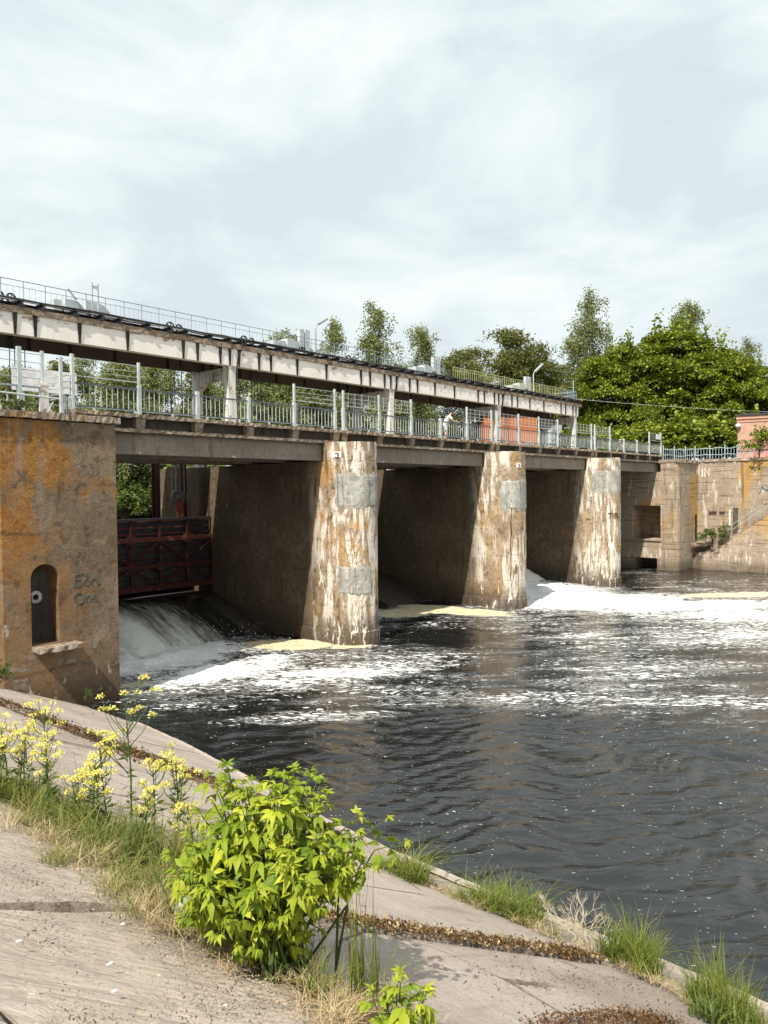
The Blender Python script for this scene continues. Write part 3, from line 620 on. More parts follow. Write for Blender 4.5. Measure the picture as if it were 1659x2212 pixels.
# ------------------------------------------------------------------ concrete river bank with slabs
def crest(y): return float(np.interp(y, [-40, 2, 6, 7.5, 9.1, 11.8, 14.6, 18, 21, 24.8], [8.62, 8.62, 8.6, 8.66, 8.98, 9.85, 10.85, 11.95, 12.6, 12.95]))
def bank():
    base = MB(); ys = np.linspace(-30, 24.78, 56); prof = []
    for y in ys:
        xc = crest(y); prof.append([(-6, y, BZ(-6) - .10), (xc - .02, y, BZ(xc) - .10), (xc + .30, y, BZ(xc) - .75), (xc + 0.8, y, -1.5), (-6, y, -1.5)])
    vs = [p for r in prof for p in r]; fs = []
    for i in range(len(ys) - 1):
        for k in range(4): fs.append((i * 5 + k, i * 5 + k + 1, (i + 1) * 5 + k + 1, (i + 1) * 5 + k))
    base.addf(vs, fs); rb = base.build('riverbank', 'soil'); tag(rb, 'concrete slab river bank sloping to the water', None, None, 'structure')
    g = random.Random(4)
    def slab(mat, xa, xb, ya, yb, sh, amp, thick=.10, res=.22):
        nx = max(3, int(6 if mat == 'edge' else (4 if xb is None else (xb - xa) / res))); ny = max(4, int((yb - ya) / (res * 1.3))); ph = g.uniform(0, 9); tilt = g.uniform(-.012, .012); dz = g.uniform(-.012, .015)
        vs = []; top = []
        for i in range(nx + 1):
            for j in range(ny + 1):
                y = ya + (yb - ya) * j / ny; X1 = crest(y) if xb is None else xb; x_ = xa + (X1 - xa) * i / nx; y2 = y - sh * (x_ - 3.4)
                ed = 1.0 if i in (0, nx) or j in (0, ny) else 0.0; xx = x_ + (g.uniform(-.018, .018) if i in (0, nx) else 0); yy = y2 + (g.uniform(-.02, .02) if j in (0, ny) else 0)
                z = BZ(xx) + dz + tilt * (y - ya) + amp * (math.sin(xx * 5 + ph) * math.sin(yy * 4 + ph * 2) + g.uniform(-.5, .5)) - ed * .012
                vs.append((xx, yy, z))
        n = (nx + 1) * (ny + 1); idx = lambda i, j: i * (ny + 1) + j; fs = [(idx(i, j), idx(i + 1, j), idx(i + 1, j + 1), idx(i, j + 1)) for i in range(nx) for j in range(ny)]
        rim = [idx(i, 0) for i in range(nx + 1)] + [idx(nx, j) for j in range(1, ny + 1)] + [idx(i, ny) for i in range(nx - 1, -1, -1)] + [idx(0, j) for j in range(ny - 1, 0, -1)]
        low = []
        for q in rim: x_, y_, z_ = vs[q]; low.append(len(vs)); vs.append((x_, y_, z_ - thick))
        m_ = len(rim)
        for a in range(m_): b_ = (a + 1) % m_; fs.append((rim[b_], rim[a], low[a], low[b_]))
        MB().addf(vs, fs).build('concrete_slab', mat, rb, False)
    for ya, yb in ((-6, 1.2), (1.24, 7.2), (7.24, 13.2), (13.24, 19)): slab('slab', -3, 1.36, ya, yb, 0, .004)
    for ya, yb in ((-6, -.6), (-.56, 5.0), (5.04, 10.6), (10.64, 16.2), (16.24, 24.7)): slab('ribslab', 1.42, 3.16, ya, yb, 0, .009, res=.12)
    cols = [(-6, -.9), (-.86, 5.02), (5.12, 9.6), (9.66, 14.4), (14.46, 19.2), (19.26, 26.3)]
    for ya, yb in cols: slab('slab', 3.42, 7.50, ya, yb, .38 if yb < 10 else .2, .004)
    for ya, yb in ((-6, 1.6), (1.64, 6.9), (6.94, 11.6), (11.64, 16.4), (16.44, 20.6), (20.64, 24.7)): slab('slab', 7.60, None, ya, yb, 0, .005)
    # raised kerb lip along the crest
    kb = MB(); ys = np.linspace(-6, 24.7, 150); ring = []
    for y in ys:
        xc = crest(y) + g.uniform(-.012, .012); z = BZ(xc) + g.uniform(-.008, .008); ring.append([(xc - .10, y, z + .008), (xc - .085, y, z + .034), (xc + .02, y, z + .028), (xc + .05, y, z - .4)])
    vs = [p for r in ring for p in r]; fs = [(i * 4 + k, i * 4 + k + 1, i * 4 + 5 + k, i * 4 + 4 + k) for i in range(len(ys) - 1) for k in range(3)]
    kb.addf(vs, fs).build('kerb', 'slab', rb)
bank()

# ------------------------------------------------------------------ left abutment
def arch_wall(mb, x0, x1, z0, z1, ax0, ax1, az0, azs, y0, y1, nseg=14):
    """wall slab y0..y1 with an arched opening, butted from five pieces"""
    r = (ax1 - ax0) / 2; cx = (ax0 + ax1) / 2
    mb.box(x0, ax0, y0, y1, z0, z1); mb.box(ax1, x1, y0, y1, z0, z1); mb.box(ax0, ax1, y0, y1, z0, az0)
    for i in range(nseg):
        a0 = PI - PI * i / nseg; a1 = PI - PI * (i + 1) / nseg
        mb.ext_y([(cx + r * math.cos(a0), azs + r * math.sin(a0)), (cx + r * math.cos(a1), azs + r * math.sin(a1)), (cx + r * math.cos(a1), z1), (cx + r * math.cos(a0), z1)], y0, y1)
ab = thing('abutment', 'orange stained concrete abutment with arched grated niche at left', 'abutment', (11.8, 24.8, 0))
m = MB(); arch_wall(m, 9.86, 13.8, -1.4, 9.70, 10.73, 11.66, 2.3, 4.50, 24.8, 25.7)
m.box(9.86, 13.8, 25.7, 36.2, -1.4, 9.70); m.build('wall', 'abut', ab)
m = MB(); m.box(10.6, 11.8, 25.55, 25.69, 2.2, 5.05); m.build('niche_back', 'fascia', ab)
m = MB(); m.rough_bar(6.5, 13.95, 24.68, 26.0, 9.74, 9.96, .09, .035, .018, 3); m.build('coping', 'edge', ab)
m = MB(); m.rough_bar(10.72, 12.2, 24.22, 24.82, 2.13, 2.27, .16, .07, .02, 8); m.build('ledge', 'edge', ab)
gt = None
m = MB()
for i in range(7): m.tube([(11.02 + .085 * i, 25.1, 2.35), (11.02 + .085 * i, 25.1, 3.55 + .05 * math.sin(i * 2.1))], .012, 5)
for z in (2.7, 3.5): m.tube([(10.74, 25.1, z), (11.65, 25.1, z)], .014, 5)
m.tube([(10.85, 25.02, 2.35), (10.85, 25.02, 3.75), (10.82, 25.05, 4.2)], .013, 5); m.tube([(11.0, 25.05, 4.3), (11.3, 25.05, 4.0), (11.55, 25.1, 3.55)], .011, 5)
m.build('grate', 'black_steel', ab)
m = MB(); m.disc((11.12, 25.35, 3.83), .21, .05, 'Y', 18, .10); m.build('ring', 'pale_pipe', ab)
# lighter wing wall just beyond the left end of the abutment
m = MB(); m.box(4, 9.80, 25.25, 26.2, -1.4, 9.68); o = m.build('wing_wall', 'wall'); tag(o, 'pale set back wall at the left edge beside the abutment', 'wall')

def strokes(name, label, mat, lines, parent, r=.014):
    m = MB()
    for ln in lines: m.tube(ln, r, 5)
    o = m.build(name, mat, parent)
    if label: o['label'] = label
    return o
def gl(x0, z0, s, y, pts): return [(x0 + px * s, y, z0 + pz * s) for px, pz in pts]
arc = lambda cx, cz, rx, rz, a0, a1, n=10: [(cx + rx * math.cos(math.radians(a0 + (a1 - a0) * i / n)), cz + rz * math.sin(math.radians(a0 + (a1 - a0) * i / n))) for i in range(n + 1)]
yy = 24.79
B_ = [[(0.05, 0), (0.1, .9), (.75, 1.0)], [(0.1, .5)] + arc(.25, .25, .35, .27, 80, -110) + [(-.1, -.02)]]
o_ = [arc(1.0, .25, .22, .25, 0, 360, 14), [(.9, .75), (1.0, 1.0), (1.12, .8), (.95, .72)]]
n_ = [[(1.35, .5), (1.4, 0)], [(1.4, .35)] + arc(1.65, .28, .2, .2, 150, 0) + [(1.9, 0), (2.05, .1)]]
O2 = [arc(.35, -.95, .4, .42, 20, 390, 16)]
n2 = [[(.85, -.7), (.9, -1.3)], [(.9, -.95)] + arc(1.12, -1.0, .17, .22, 150, 0) + [(1.3, -1.3)], arc(1.62, -1.05, .2, .22, 160, 20) + [(1.45, -1.1), (1.62, -1.3), (1.95, -1.22)]]
strokes('graffiti', 'teal handwritten words Bon One', 'teal_spray_paint', [gl(12.18, 4.12, .44, yy, l) for l in B_ + o_ + n_ + O2 + n2], ab, .010)

# ------------------------------------------------------------------ piers
def nose_pt(jx, t, off=0.0, n=2.6, tip=24.2, yc=26.3):
    cx = math.copysign(abs(math.cos(t)) ** (2 / n), math.cos(t)); sy = abs(math.sin(t)) ** (2 / n)
    L_ = yc - tip; k = 1 + off / HW; return (jx + HW * cx * k, yc - L_ * sy * (1 + off / L_))
def pier(i, label):
    jx = J[i]; pr = thing('bridge_pier', label, 'pier', (jx, 26.3, 0), 'concrete piers standing in the river')
    T = [PI * k / 40 for k in range(41)]; front = [nose_pt(jx, t) for t in T]        # from +X side round the nose to -X side
    back = [(jx - HW, 35.4), (jx - HW + .35, 35.45), (jx - HW + .35, 36.5), (jx - HW, 36.55), (jx - HW, 41.2), (jx - .6, 42.2), (jx + .6, 42.2), (jx + HW, 41.2), (jx + HW, 36.55), (jx + HW - .35, 36.5), (jx + HW - .35, 35.45), (jx + HW, 35.4)]
    poly = front + back
    g = random.Random(i); rings = []; zs = [-1.5, -.2, .30, .56, .60] + [1.2 + .62 * k for k in range(13)] + [8.74]
    for z in zs:
        off = .07 if z < .4 else (.05 if z < .58 else 0.0)
        ring = []
        for k, (x_, y_) in enumerate(poly):
            j = g.uniform(-.018, .018) if z > .6 and k < 41 else 0
            ring.append((jx + (x_ - jx) * (1 + off / HW) + j * math.cos(k), y_ - (off if y_ < 27 else 0) + j, z))
        rings.append(ring)
    n = len(poly); vs = [p for r in rings for p in r]; fs = [(a * n + (k + 1) % n, a * n + k, (a + 1) * n + k, (a + 1) * n + (k + 1) % n) for a in range(len(zs) - 1) for k in range(n)]
    fs.append(tuple((len(zs) - 1) * n + k for k in range(n - 1, -1, -1)))
    m = MB(); m.addf(vs, fs); m.build('shaft', 'pier', pr)
    cap = [nose_pt(jx, t, -.004) for t in T]; m = MB(); ring2 = []
    for z in (8.75, 9.1, 9.5, 9.62): ring2.append([(x_ + g.uniform(-.012, .012), y_ + g.uniform(-.012, .012), z + (g.uniform(-.03, .03) if z > 9.3 else 0)) for x_, y_ in cap])
    nc = len(cap); vs = [p for r in ring2 for p in r]; fs = [(a * nc + (k + 1) % nc, a * nc + k, (a + 1) * nc + k, (a + 1) * nc + (k + 1) % nc) for a in range(3) for k in range(nc)] + [tuple(3 * nc + k for k in range(nc - 1, -1, -1)), tuple(range(nc))]
    m.addf(vs, fs); m.build('head', 'pier', pr)
    return pr
def patch(pr, jx, t0, t1, z0, z1, seed, off=.035, name='repair_patch', mat='grey_render_patch'):
    g = random.Random(seed); n = 22; k = 10; vs = []; fs = []
    for a in range(k + 1):
        for b in range(n + 1):
            t = t0 + (t1 - t0) * b / n; z = z0 + (z1 - z0) * a / k; ed = a in (0, k) or b in (0, n)
            p = nose_pt(jx, t + (g.uniform(-.07, .07) if ed else 0), (-.012 if ed else off * .8 + g.uniform(-.008, .008))); vs.append((p[0], p[1], z + (g.uniform(-.13, .13) if ed else 0)))
    for a in range(k):
        for b in range(n): o = a * (n + 1) + b; fs.append((o, o + n + 1, o + n + 2, o + 1))
    m = MB(); m.addf(vs, fs); return m.build(name, mat, pr)
def crack(pr, jx, t, z0, z1, seed, amp=.05, w=.035):
    g = random.Random(seed); n = 26; vs = []; fs = []; tt = t
    for a in range(n + 1):
        z = z1 + (z0 - z1) * a / n; tt = t + .35 * amp * math.sin(a * .9 + seed) + g.uniform(-amp, amp) * .6 + .10 * a / n; ww = w * g.uniform(.4, 1.1) / HW * (1 - abs(2 * a / n - 1) ** 4 * .8)
        p = nose_pt(jx, tt - ww / 2, .022); q = nose_pt(jx, tt + ww / 2, .022); vs += [(p[0], p[1], z), (q[0], q[1], z)]
    for a in range(n): fs.append((2 * a, 2 * a + 2, 2 * a + 3, 2 * a + 1))
    m = MB(); m.addf(vs, fs); m.build('crack', 'crack_shadow', pr)
p1 = pier(1, 'nearest concrete pier, ochre and white streaked, with two grey patches')
p2 = pier(2, 'middle concrete pier with a long vertical crack down its nose')
p3 = pier(3, 'farthest concrete pier, greyer, with white drip stains')
patch(p1, J[1], .7, 2.87, 6.45, 8.15, 1); patch(p1, J[1], 1.55, 2.82, 2.3, 3.75, 2)
patch(p2, J[2], .8, 2.74, 6.0, 7.95, 3); patch(p3, J[3], .6, 3.0, 6.9, 8.75, 4, .02)
crack(p2, J[2], 2.2, 2.7, 7.9, 3, .035, .05); crack(p1, J[1], 2.9, 5.9, 6.5, 5, .08, .03)
def on_nose(jx, t, z, off=.03): p = nose_pt(jx, t, off); return (p[0], p[1], z)
def nose_glyph(jx, t0, z0, s, lines, off=.035): return [[on_nose(jx, t0 - px * s, z0 + pz * s, off) for px, pz in ln] for ln in lines]
three = [arc(.3, .75, .28, .25, 150, -80) + arc(.3, .25, .3, .27, 80, -150)]
for pr, jx, t, z in ((p1, J[1], 2.80, 9.0), (p2, J[2], 1.86, 8.75)):
    m = MB(); q = [on_nose(jx, t + .14, z - .12, .03), on_nose(jx, t - .14, z - .12, .03), on_nose(jx, t - .14, z + .18, .03), on_nose(jx, t + .14, z + .18, .03)]
    m.addf(q, [(0, 1, 2, 3)]); m.build('number_plate', 'white_spray_paint', pr)
    strokes('numeral', None, 'brown_spray_paint', nose_glyph(jx, t + .06, z - .09, .2, three, .045), pr, .016)
T_ = [[(0, 1), (.6, 1)], [(.3, 1), (.3, 0)]]; I_ = [[(.8, 1), (.8, 0)]]; F_ = [[(1.1, 1), (1.1, 0)], [(1.1, 1), (1.7, .95)], [(1.1, .5), (1.5, .5)], [(1.7, .95), (1.68, .1), (2.1, .05)]]
strokes('graffiti', 'dark angular spray painted letters', 'brown_spray_paint', nose_glyph(J[3], 2.36, 5.1, .36, T_ + I_ + F_), p3, .03)

# ------------------------------------------------------------------ right abutment, wing wall and far bank
ra = thing('abutment', 'far right concrete abutment with a square opening and culvert', 'abutment', (69, 24.4, 0))
m = MB(); A0 = J[4] - HW; A1 = A0 + 2.6
def rounded(m, z0, z1): m.prism([(A0, 25.98), (A0, 24.75), (A0 + .12, 24.5), (A0 + .4, 24.4), (72.0, 24.4), (72.0, 25.98)], z0, z1)
for z0, z1 in ((-1.4, 1.0), (1.0, 2.7), (2.7, 5.76), (5.76, 9.55)): rounded(m, z0, z1)
m.box(A0, A1, 25.98, 26.3, -1.4, 1.0); m.box(A0, A1, 28.4, 36, -1.4, 1.0); m.box(A0, A1, 25.98, 36, 1.0, 2.7); m.box(A0, A1, 28.65, 36, 2.7, 5.76); m.box(A0, A1, 25.98, 36, 5.76, 8.78)
m.box(A1, 72.0, 25.98, 36, -1.4, 8.78); m.build('wall', 'wall', ra)
m = MB(); m.rough_bar(A0 - .05, 72.05, 24.3, 26.2, 9.57, 9.85, .3, .09, .05, 5); m.build('coping', 'edge', ra)
m = MB(); m.rough_bar(A0 - .12, A1, 25.9, 28.7, 2.55, 2.68, .3, .05, .02, 6); m.build('ledge', 'edge', ra)
m = MB()
m.box(71.35, 71.75, 24.375, 24.395, 2.5, 4.7); m.disc((71.55, 24.385, 4.7), .2, .02, 'Y', 14); m.build('arched_slit', 'crack_shadow', ra)  # flat dark plate: shade of the recess painted on the face
WP = [(72.02, 24.45), (71.75, 21.3), (71.4, 17.5), (70.9, 10.0), (70.6, -2), (70.5, -40)]
ww = thing('wing_wall', 'board marked concrete wall with ochre stains right of the far abutment', 'wall', (71.6, 20, 0))
m = MB(); m.prism([(x, y) for x, y in WP] + [(73.4, -40), (73.4, 24.45)], -1.4, 9.72); m.build('wall', 'wall', ww)
m = MB(); gg = random.Random(8); pts = []
for (xa, ya), (xb, yb) in zip(WP[:-1], WP[1:]): pts += [(xa + (xb - xa) * k / 24, ya + (yb - ya) * k / 24) for k in range(24)]
n = len(pts); lo_ = [(x - .07 + gg.uniform(-.07, .05), y, 9.72 + gg.uniform(-.05, .0)) for x, y in pts]; hi_ = [(x - .05 + gg.uniform(-.06, .06), y, 9.93 + gg.uniform(-.09, .06)) for x, y in pts]; bk = [(x + 1.2, y, 9.97) for x, y in pts]
m.addf(lo_ + hi_ + bk, [(k, k + 1, n + k + 1, n + k) for k in range(n - 1)] + [(n + k, n + k + 1, 2 * n + k + 1, 2 * n + k) for k in range(n - 1)]); m.build('coping', 'edge', ww)
m = MB(); m.box(71.62, 71.82, 22.62, 23.3, 5.15, 5.35); m.box(71.58, 71.80, 21.9, 22.35, 5.15, 5.38); m.build('ledge', 'edge', ww)
m = MB(); m.box(71.58, 71.86, 20.75, 21.15, 3.2, 5.5); m.build('drain_niche', 'fascia', ww)
m = MB(); m.box(71.60, 71.88, 21.35, 21.5, 3.9, 5.3); m.build('white_stain', 'column', ww)
strokes('graffiti', 'pale letters sprayed near the top of the far wall', 'white_spray_paint', [[(72.01 - .05, 23.95, 8.3), (71.95, 23.95, 9.1)], [(71.93, 23.7, 8.3), (71.93, 23.75, 9.1), (71.9, 23.3, 8.35), (71.9, 23.35, 9.1)]], ww, .05)
strokes('graffiti', 'bluish sprayed scrawl at the right edge of the far wall', 'blue_grey_paint', [[(71.42, 18.9 - .35 * k, 6.9 + .5 * (k % 2)), (71.41, 18.7 - .35 * k, 7.5 - .4 * (k % 2)), (71.40, 18.5 - .35 * k, 7.2)] for k in range(5)], ww, .05)
def rz_(y): return float(np.interp(y, [-40, 11.5, 22.4, 24.3], [9.6, 9.6, 1.55, 1.35]))
rv = MB(); gx = random.Random(2); rows = []
for y in np.concatenate([np.linspace(24.4, 8, 48), np.linspace(7, -40, 20)]):
    zt = rz_(y); toe = 69.72 if y < 23.2 else 69.72 + (y - 23.2) * .9; j_ = lambda q: gx.uniform(-q, q)
    rows.append([(toe - .25, y, -1.4), (toe - .02 + j_(.03), y, .12 + j_(.03)), (toe + .06 + j_(.03), y, .35 + j_(.04)), (toe + .10 + .22 * zt / 5 + j_(.03), y, zt * .55), (toe + .14 + .45 * zt / 5 + j_(.03), y, zt + j_(.05)), (72.2, y, zt + .25 + j_(.03))])
vs = [p for r in rows for p in r]; rv.addf(vs, [(i * 6 + k, i * 6 + k + 1, i * 6 + 7 + k, i * 6 + 6 + k) for i in range(len(rows) - 1) for k in range(5)])
o = rv.build('right_revetment', 'wall'); tag(o, 'sloping concrete revetment of the far right bank', None, None, 'structure')
st = thing('stairway', 'concrete steps with grey handrail climbing the far right bank', 'stairs', (71.0, 21.2, 2.9))
nst = 34
for k in range(nst):
    y0 = 21.0 - k * .26; m = MB(); zt = 3.0 + k * .19; m.box(70.55, 71.38 - .004 * k, y0 - .26, y0, zt - .55, zt); m.build('step', 'edge', st)
m = MB()
for h in (.5, .95): m.tube([(70.5, 21.0, 3.0 + h), (70.5, 12.2, 3.0 + h + 8.8 * .19 / .26)], .02, 5)
for k in range(12): y0 = 21.0 - k * .8; z0 = 3.0 + k * .8 * .19 / .26; m.tube([(70.5, y0, z0 - .2), (70.5, y0, z0 + .95)], .02, 5)
m.build('handrail', 'pale_blue_paint', st)
# low collapsed slab at the foot of the far abutment
m = MB(); m.rough_bar(70.0, 72.0, 23.1, 24.3, 2.05, 2.3, .3, .12, .06, 9); o = m.build('broken_slab', 'edge'); tag(o, 'broken concrete ledge at the foot of the far abutment', 'concrete slab')

# ------------------------------------------------------------------ road bridge
rbz = thing('road_bridge', 'low concrete road bridge resting on three river piers', 'bridge', (12.7, 26.2, 8.7))
for b in range(4):
    x0, x1 = J[b], J[b + 1]
    m = MB(); m.rough_bar(x0 + .02, x1 - .02, 26.10, 34.3, 10.16, 10.30, .13, .05, .02, 10 + b); m.build('deck_slab', 'edge', rbz)  # reaches past the railing, widened to keep sun off the pier sides
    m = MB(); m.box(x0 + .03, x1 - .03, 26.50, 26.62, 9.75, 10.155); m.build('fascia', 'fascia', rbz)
    m = MB(); m.rough_bar(x0 + (1.2 if b == 0 else .05), x1 - .05, 26.18, 26.60, 9.62, 9.745, .17, .035, .015, 20 + b); m.build('ledge', 'edge', rbz)
    for y0 in (26.42, 29.0, 31.8, 33.7):
        m = MB(); m.ext_x([(y0, 8.78), (y0 + .42, 8.78), (y0 + .42, 9.61), (y0 + .06, 9.61), (y0 + .02, 9.5), (y0 + .02, 8.9)], x0 + (1.15 if b == 0 else .06), x1 - .06); m.build('girder', 'deck', rbz)
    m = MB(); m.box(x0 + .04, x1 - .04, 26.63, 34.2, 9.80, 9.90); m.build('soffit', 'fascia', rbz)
cb = None
POSTS = [J[b] + .31 + 2.66 * k for b in range(4) for k in range(6)]
for k, px in enumerate(POSTS):
    m = MB(); w = .20; m.addf([(px - w, 26.16, 10.15), (px + w, 26.16, 10.15), (px + w, 26.49, 10.15), (px - w, 26.49, 10.15), (px - w * .9, 26.24, 9.75), (px + w * .9, 26.24, 9.75), (px + w * .9, 26.49, 9.75), (px - w * .9, 26.49, 9.75)], [(0, 1, 2, 3), (7, 6, 5, 4), (0, 4, 5, 1), (1, 5, 6, 2), (3, 2, 6, 7), (0, 3, 7, 4)])
    m.build('corbel', 'edge', rbz)
# ------------------------------------------------------------------ railings on the road bridge
RY = 26.30; ZD = 10.30
TALL = {0: (0, 4), 1: (0, 1, 4), 2: (0, 1, 2, 4), 3: (0, 4)}
RLAB = ['white railing over the nearest opening, beside the orange abutment', 'white railing over the second opening, right of the nearest pier', 'white railing over the third opening, in front of the orange brick building', 'white railing over the last opening, ending at the far abutment']
unit_bal = None; unit_bar = {}
for b in range(4):
    rt = thing('bridge_railing', RLAB[b], 'railing', (J[b] + .31, RY, ZD), 'railings along the river side of the road bridge'); rx = J[b] + .31
    tall_posts = set()
    for p in TALL[b]: tall_posts |= {p, p + 1}
    for k in range(6):
        x_ = k * 2.66; m = MB(); w = .072
        m.box(rx + x_ - w, rx + x_ + w, RY - w, RY + w, ZD, ZD + 1.10); m.box(rx + x_ - w * .8, rx + x_ + w * .8, RY - w * .8, RY + w * .8, ZD + 1.10, ZD + 1.15); pst = m.build('post', 'white_rail_paint', rt)
        if k in tall_posts: m = MB(); m.box(rx + x_ - .042, rx + x_ + .042, RY - .05, RY + .05, ZD + 1.15, ZD + 2.0); m.build('extension', 'white_rail_paint', pst)
    for p in range(5):
        xa = rx + p * 2.66 + .085; xb = xa + 2.49
        m = MB(); m.box(xa, xb, RY - .025, RY + .025, ZD + .94, ZD + 1.0); m.build('top_rail', 'dark_rail_paint', rt)
        m = MB(); m.box(xa, xb, RY - .02, RY + .02, ZD + .14, ZD + .175); m.build('bottom_rail', 'dark_rail_paint', rt)
        for q in range(11):
            loc = (p * 2.66 + .085 + 2.49 * (q + .6) / 11.2, 0, .175)
            if unit_bal is None:
                m = MB(); m.box(rx - .011, rx + .011, RY - .010, RY + .012, ZD, ZD + .765); unit_bal = m.build('baluster', 'white_rail_paint', rt); unit_bal.location = loc
            else: inst(unit_bal, 'baluster', rt, loc)
        if p in TALL[b]:
            for h in (1.22, 1.42, 1.62, 1.86):
                m = MB(); w = .012 if h != 1.22 else .022; m.box(xa, xb, RY - w, RY + w, ZD + h, ZD + h + w * 1.6); m.build('mesh_bar', 'white_rail_paint', rt)
            if b > 0:
                for q in range(5): m = MB(); xx = xa + 2.49 * (q + .5) / 5; m.box(xx - .009, xx + .009, RY - .03, RY - .019, ZD + 1.22, ZD + 1.9); m.build('mesh_bar', 'white_rail_paint', rt)
# left end: wicket and tall fence on the abutment
lf = thing('abutment_fence', 'tall white wire fence on top of the orange abutment at left', 'fence', (10, 26.4, 9.98))
for x_, z1, w in ((7.3, 12.3, .06), (8.7, 12.35, .06), (10.05, 12.4, .07), (11.25, 12.35, .07), (12.05, 12.3, .05)): m = MB(); m.box(x_ - w, x_ + w, 26.55 - w, 26.55 + w, 9.98, z1); m.build('post', 'white_rail_paint', lf)
for h in (1.35, 1.62, 1.9, 2.2): m = MB(); m.tube([(5, 26.55, 9.98 + h), (12.05, 26.55, 9.98 + h - .02)], .014, 5); m.build('wire', 'blue_grey_paint', lf)
m = MB(); m.box(5, 12.05, 26.50, 26.60, 10.98, 11.04); m.build('top_rail', 'blue_grey_paint', lf)
m = MB(); m.tube([(5, 26.2, 10.72), (9.4, 26.2, 10.72), (12.9, 26.2, 10.62)], .035, 6); m.tube([(5, 26.2, 10.12), (12.9, 26.2, 10.08)], .03, 6); m.build('handrail', 'white_rail_paint', lf)
for x_ in (7.6, 8.2, 8.9, 9.05, 9.45, 10.7, 11.8): m = MB(); m.box(x_ - .02, x_ + .02, 26.18, 26.22, 10.05, 10.72); m.build('baluster', 'white_rail_paint', lf)
m = MB(); m.tube([(10.1, 26.4, 10.75), (10.55, 26.2, 9.98)], .03, 5); m.build('brace', 'white_rail_paint', lf)
m = MB(); m.box(11.95, 12.2, 26.4, 26.65, 9.98, 11.25); m.box(11.7, 12.4, 26.38, 26.44, 11.08, 11.14); m.build('concrete_post', 'column', lf)
wk = thing('wicket_gate', 'small white wicket gate frame where the railing meets the abutment', 'gate', (12.75, 26.2, 9.98))
for x_, z1 in ((12.52, 12.1), (12.95, 12.25)): m = MB(); m.box(x_ - .05, x_ + .05, 26.1, 26.2, 9.9, z1); m.build('post', 'white_rail_paint', wk)
for h, dz in ((.08, .04), (.62, .10), (.80, .06), (1.0, .1), (1.22, .1), (1.40, .14)): m = MB(); m.tube([(12.1, 26.5, 9.98 + h - .04), (12.95, 26.12, 9.98 + h + dz)], .018, 5); m.build('bar', 'white_rail_paint', wk)
for x_ in (12.62, 12.7, 12.78, 12.86): m = MB(); m.box(x_ - .014, x_ + .014, 26.14, 26.17, 10.0, 10.75); m.build('baluster', 'white_rail_paint', wk)
m = MB(); m.tube([(12.0, 26.2, 10.02), (12.25, 26.2, 10.5)], .025, 5); m.build('brace', 'white_rail_paint', wk)
# upstream railing, thinner
ur = thing('upstream_railing', 'thin grey railing on the far side of the road deck', 'railing', (13, 33.3, 10.3))
m = MB()
for h in (.2, .95): m.box(5, 68, 33.28, 33.32, ZD + h, ZD + h + .04)
m.build('rail', 'blue_grey_paint', ur); unit_p = None
for k in range(30):
    x_ = 7 + k * 2.1
    if unit_p is None: m = MB(); m.box(x_ - .05, x_ + .05, 33.25, 33.35, ZD, ZD + 1.02); unit_p = m.build('post', 'white_rail_paint', ur)
    else: inst(unit_p, 'post', ur, (k * 2.1, 0, 0))
sg = thing('notice_board', 'blank white notice board seen behind the wicket gate', 'sign', (14.4, 33.2, 10.3))
m = MB(); m.box(13.75, 16.6, 33.14, 33.18, 11.75, 12.75); m.build('panel', 'white_sign_enamel', sg)
m = MB(); m.box(14.2, 14.28, 33.18, 33.24, 10.3, 12.7); m.box(16.0, 16.08, 33.18, 33.24, 10.3, 12.7); m.build('post', 'white_rail_paint', sg)
m = MB(); m.box(66.75, 67.75, 26.2, 26.23, 11.7, 12.15); o = m.build('small_sign', 'white_sign_enamel'); tag(o, 'small white sign wired to the last railing panel', 'sign')

# ------------------------------------------------------------------ hoist gantry bridge
GY = 34.72; GB = 14.46; G1 = 69.2; G0 = -2.0
gb = thing('hoist_gantry', 'long whitewashed hoist bridge on columns above the gates', 'gantry bridge', (12.7, GY, GB))
spans = [(G0, J[0])] + [(J[i], J[i + 1]) for i in range(4)]
for i, (a, b) in enumerate(spans):
    b2 = b if i < 4 else 68.6
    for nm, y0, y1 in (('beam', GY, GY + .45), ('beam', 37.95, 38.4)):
        m = MB(); m.box(a + .01, b2 - .01, y0, y1, GB, 15.42); m.build(nm, 'white' if y0 < 36 else 'shadebeam', gb)
    m = MB(); m.rough_bar(a + .01, (b2 if i < 4 else G1) - .01, GY - .07, 38.6, 15.425, 15.70, .2, .018, .012, 40 + i); m.build('slab', 'edge', gb)
ribf = None; ribr = None
for j in range(-1, 5):
    jx = 12.6838 + 13.9012 * j
    for d in (-.85, -.2, .45, 1.9, 2.8, 4.9, 7.4, 10.65, 11.55):
        x_ = jx + d
        if x_ < -1.5 or x_ > 68.4: continue
        m = MB(); m.addf([(x_ - .05, GY - .03, GB), (x_ + .05, GY - .03, GB), (x_ + .05, GY, GB), (x_ - .05, GY, GB), (x_ - .10, GY - .06, 15.42), (x_ + .10, GY - .06, 15.42), (x_ + .10, GY, 15.42), (x_ - .10, GY, 15.42)], [(3, 2, 1, 0), (0, 1, 5, 4), (1, 2, 6, 5), (3, 0, 4, 7), (4, 5, 6, 7)]); m.build('rib', 'dark_stain_paint', gb)
        m = MB(); m.box(x_ + 1.1 - .09, x_ + 1.1 + .09, 37.90, 37.95, GB - .015, 15.42); m.build('rib', 'dark_stain_paint', gb)
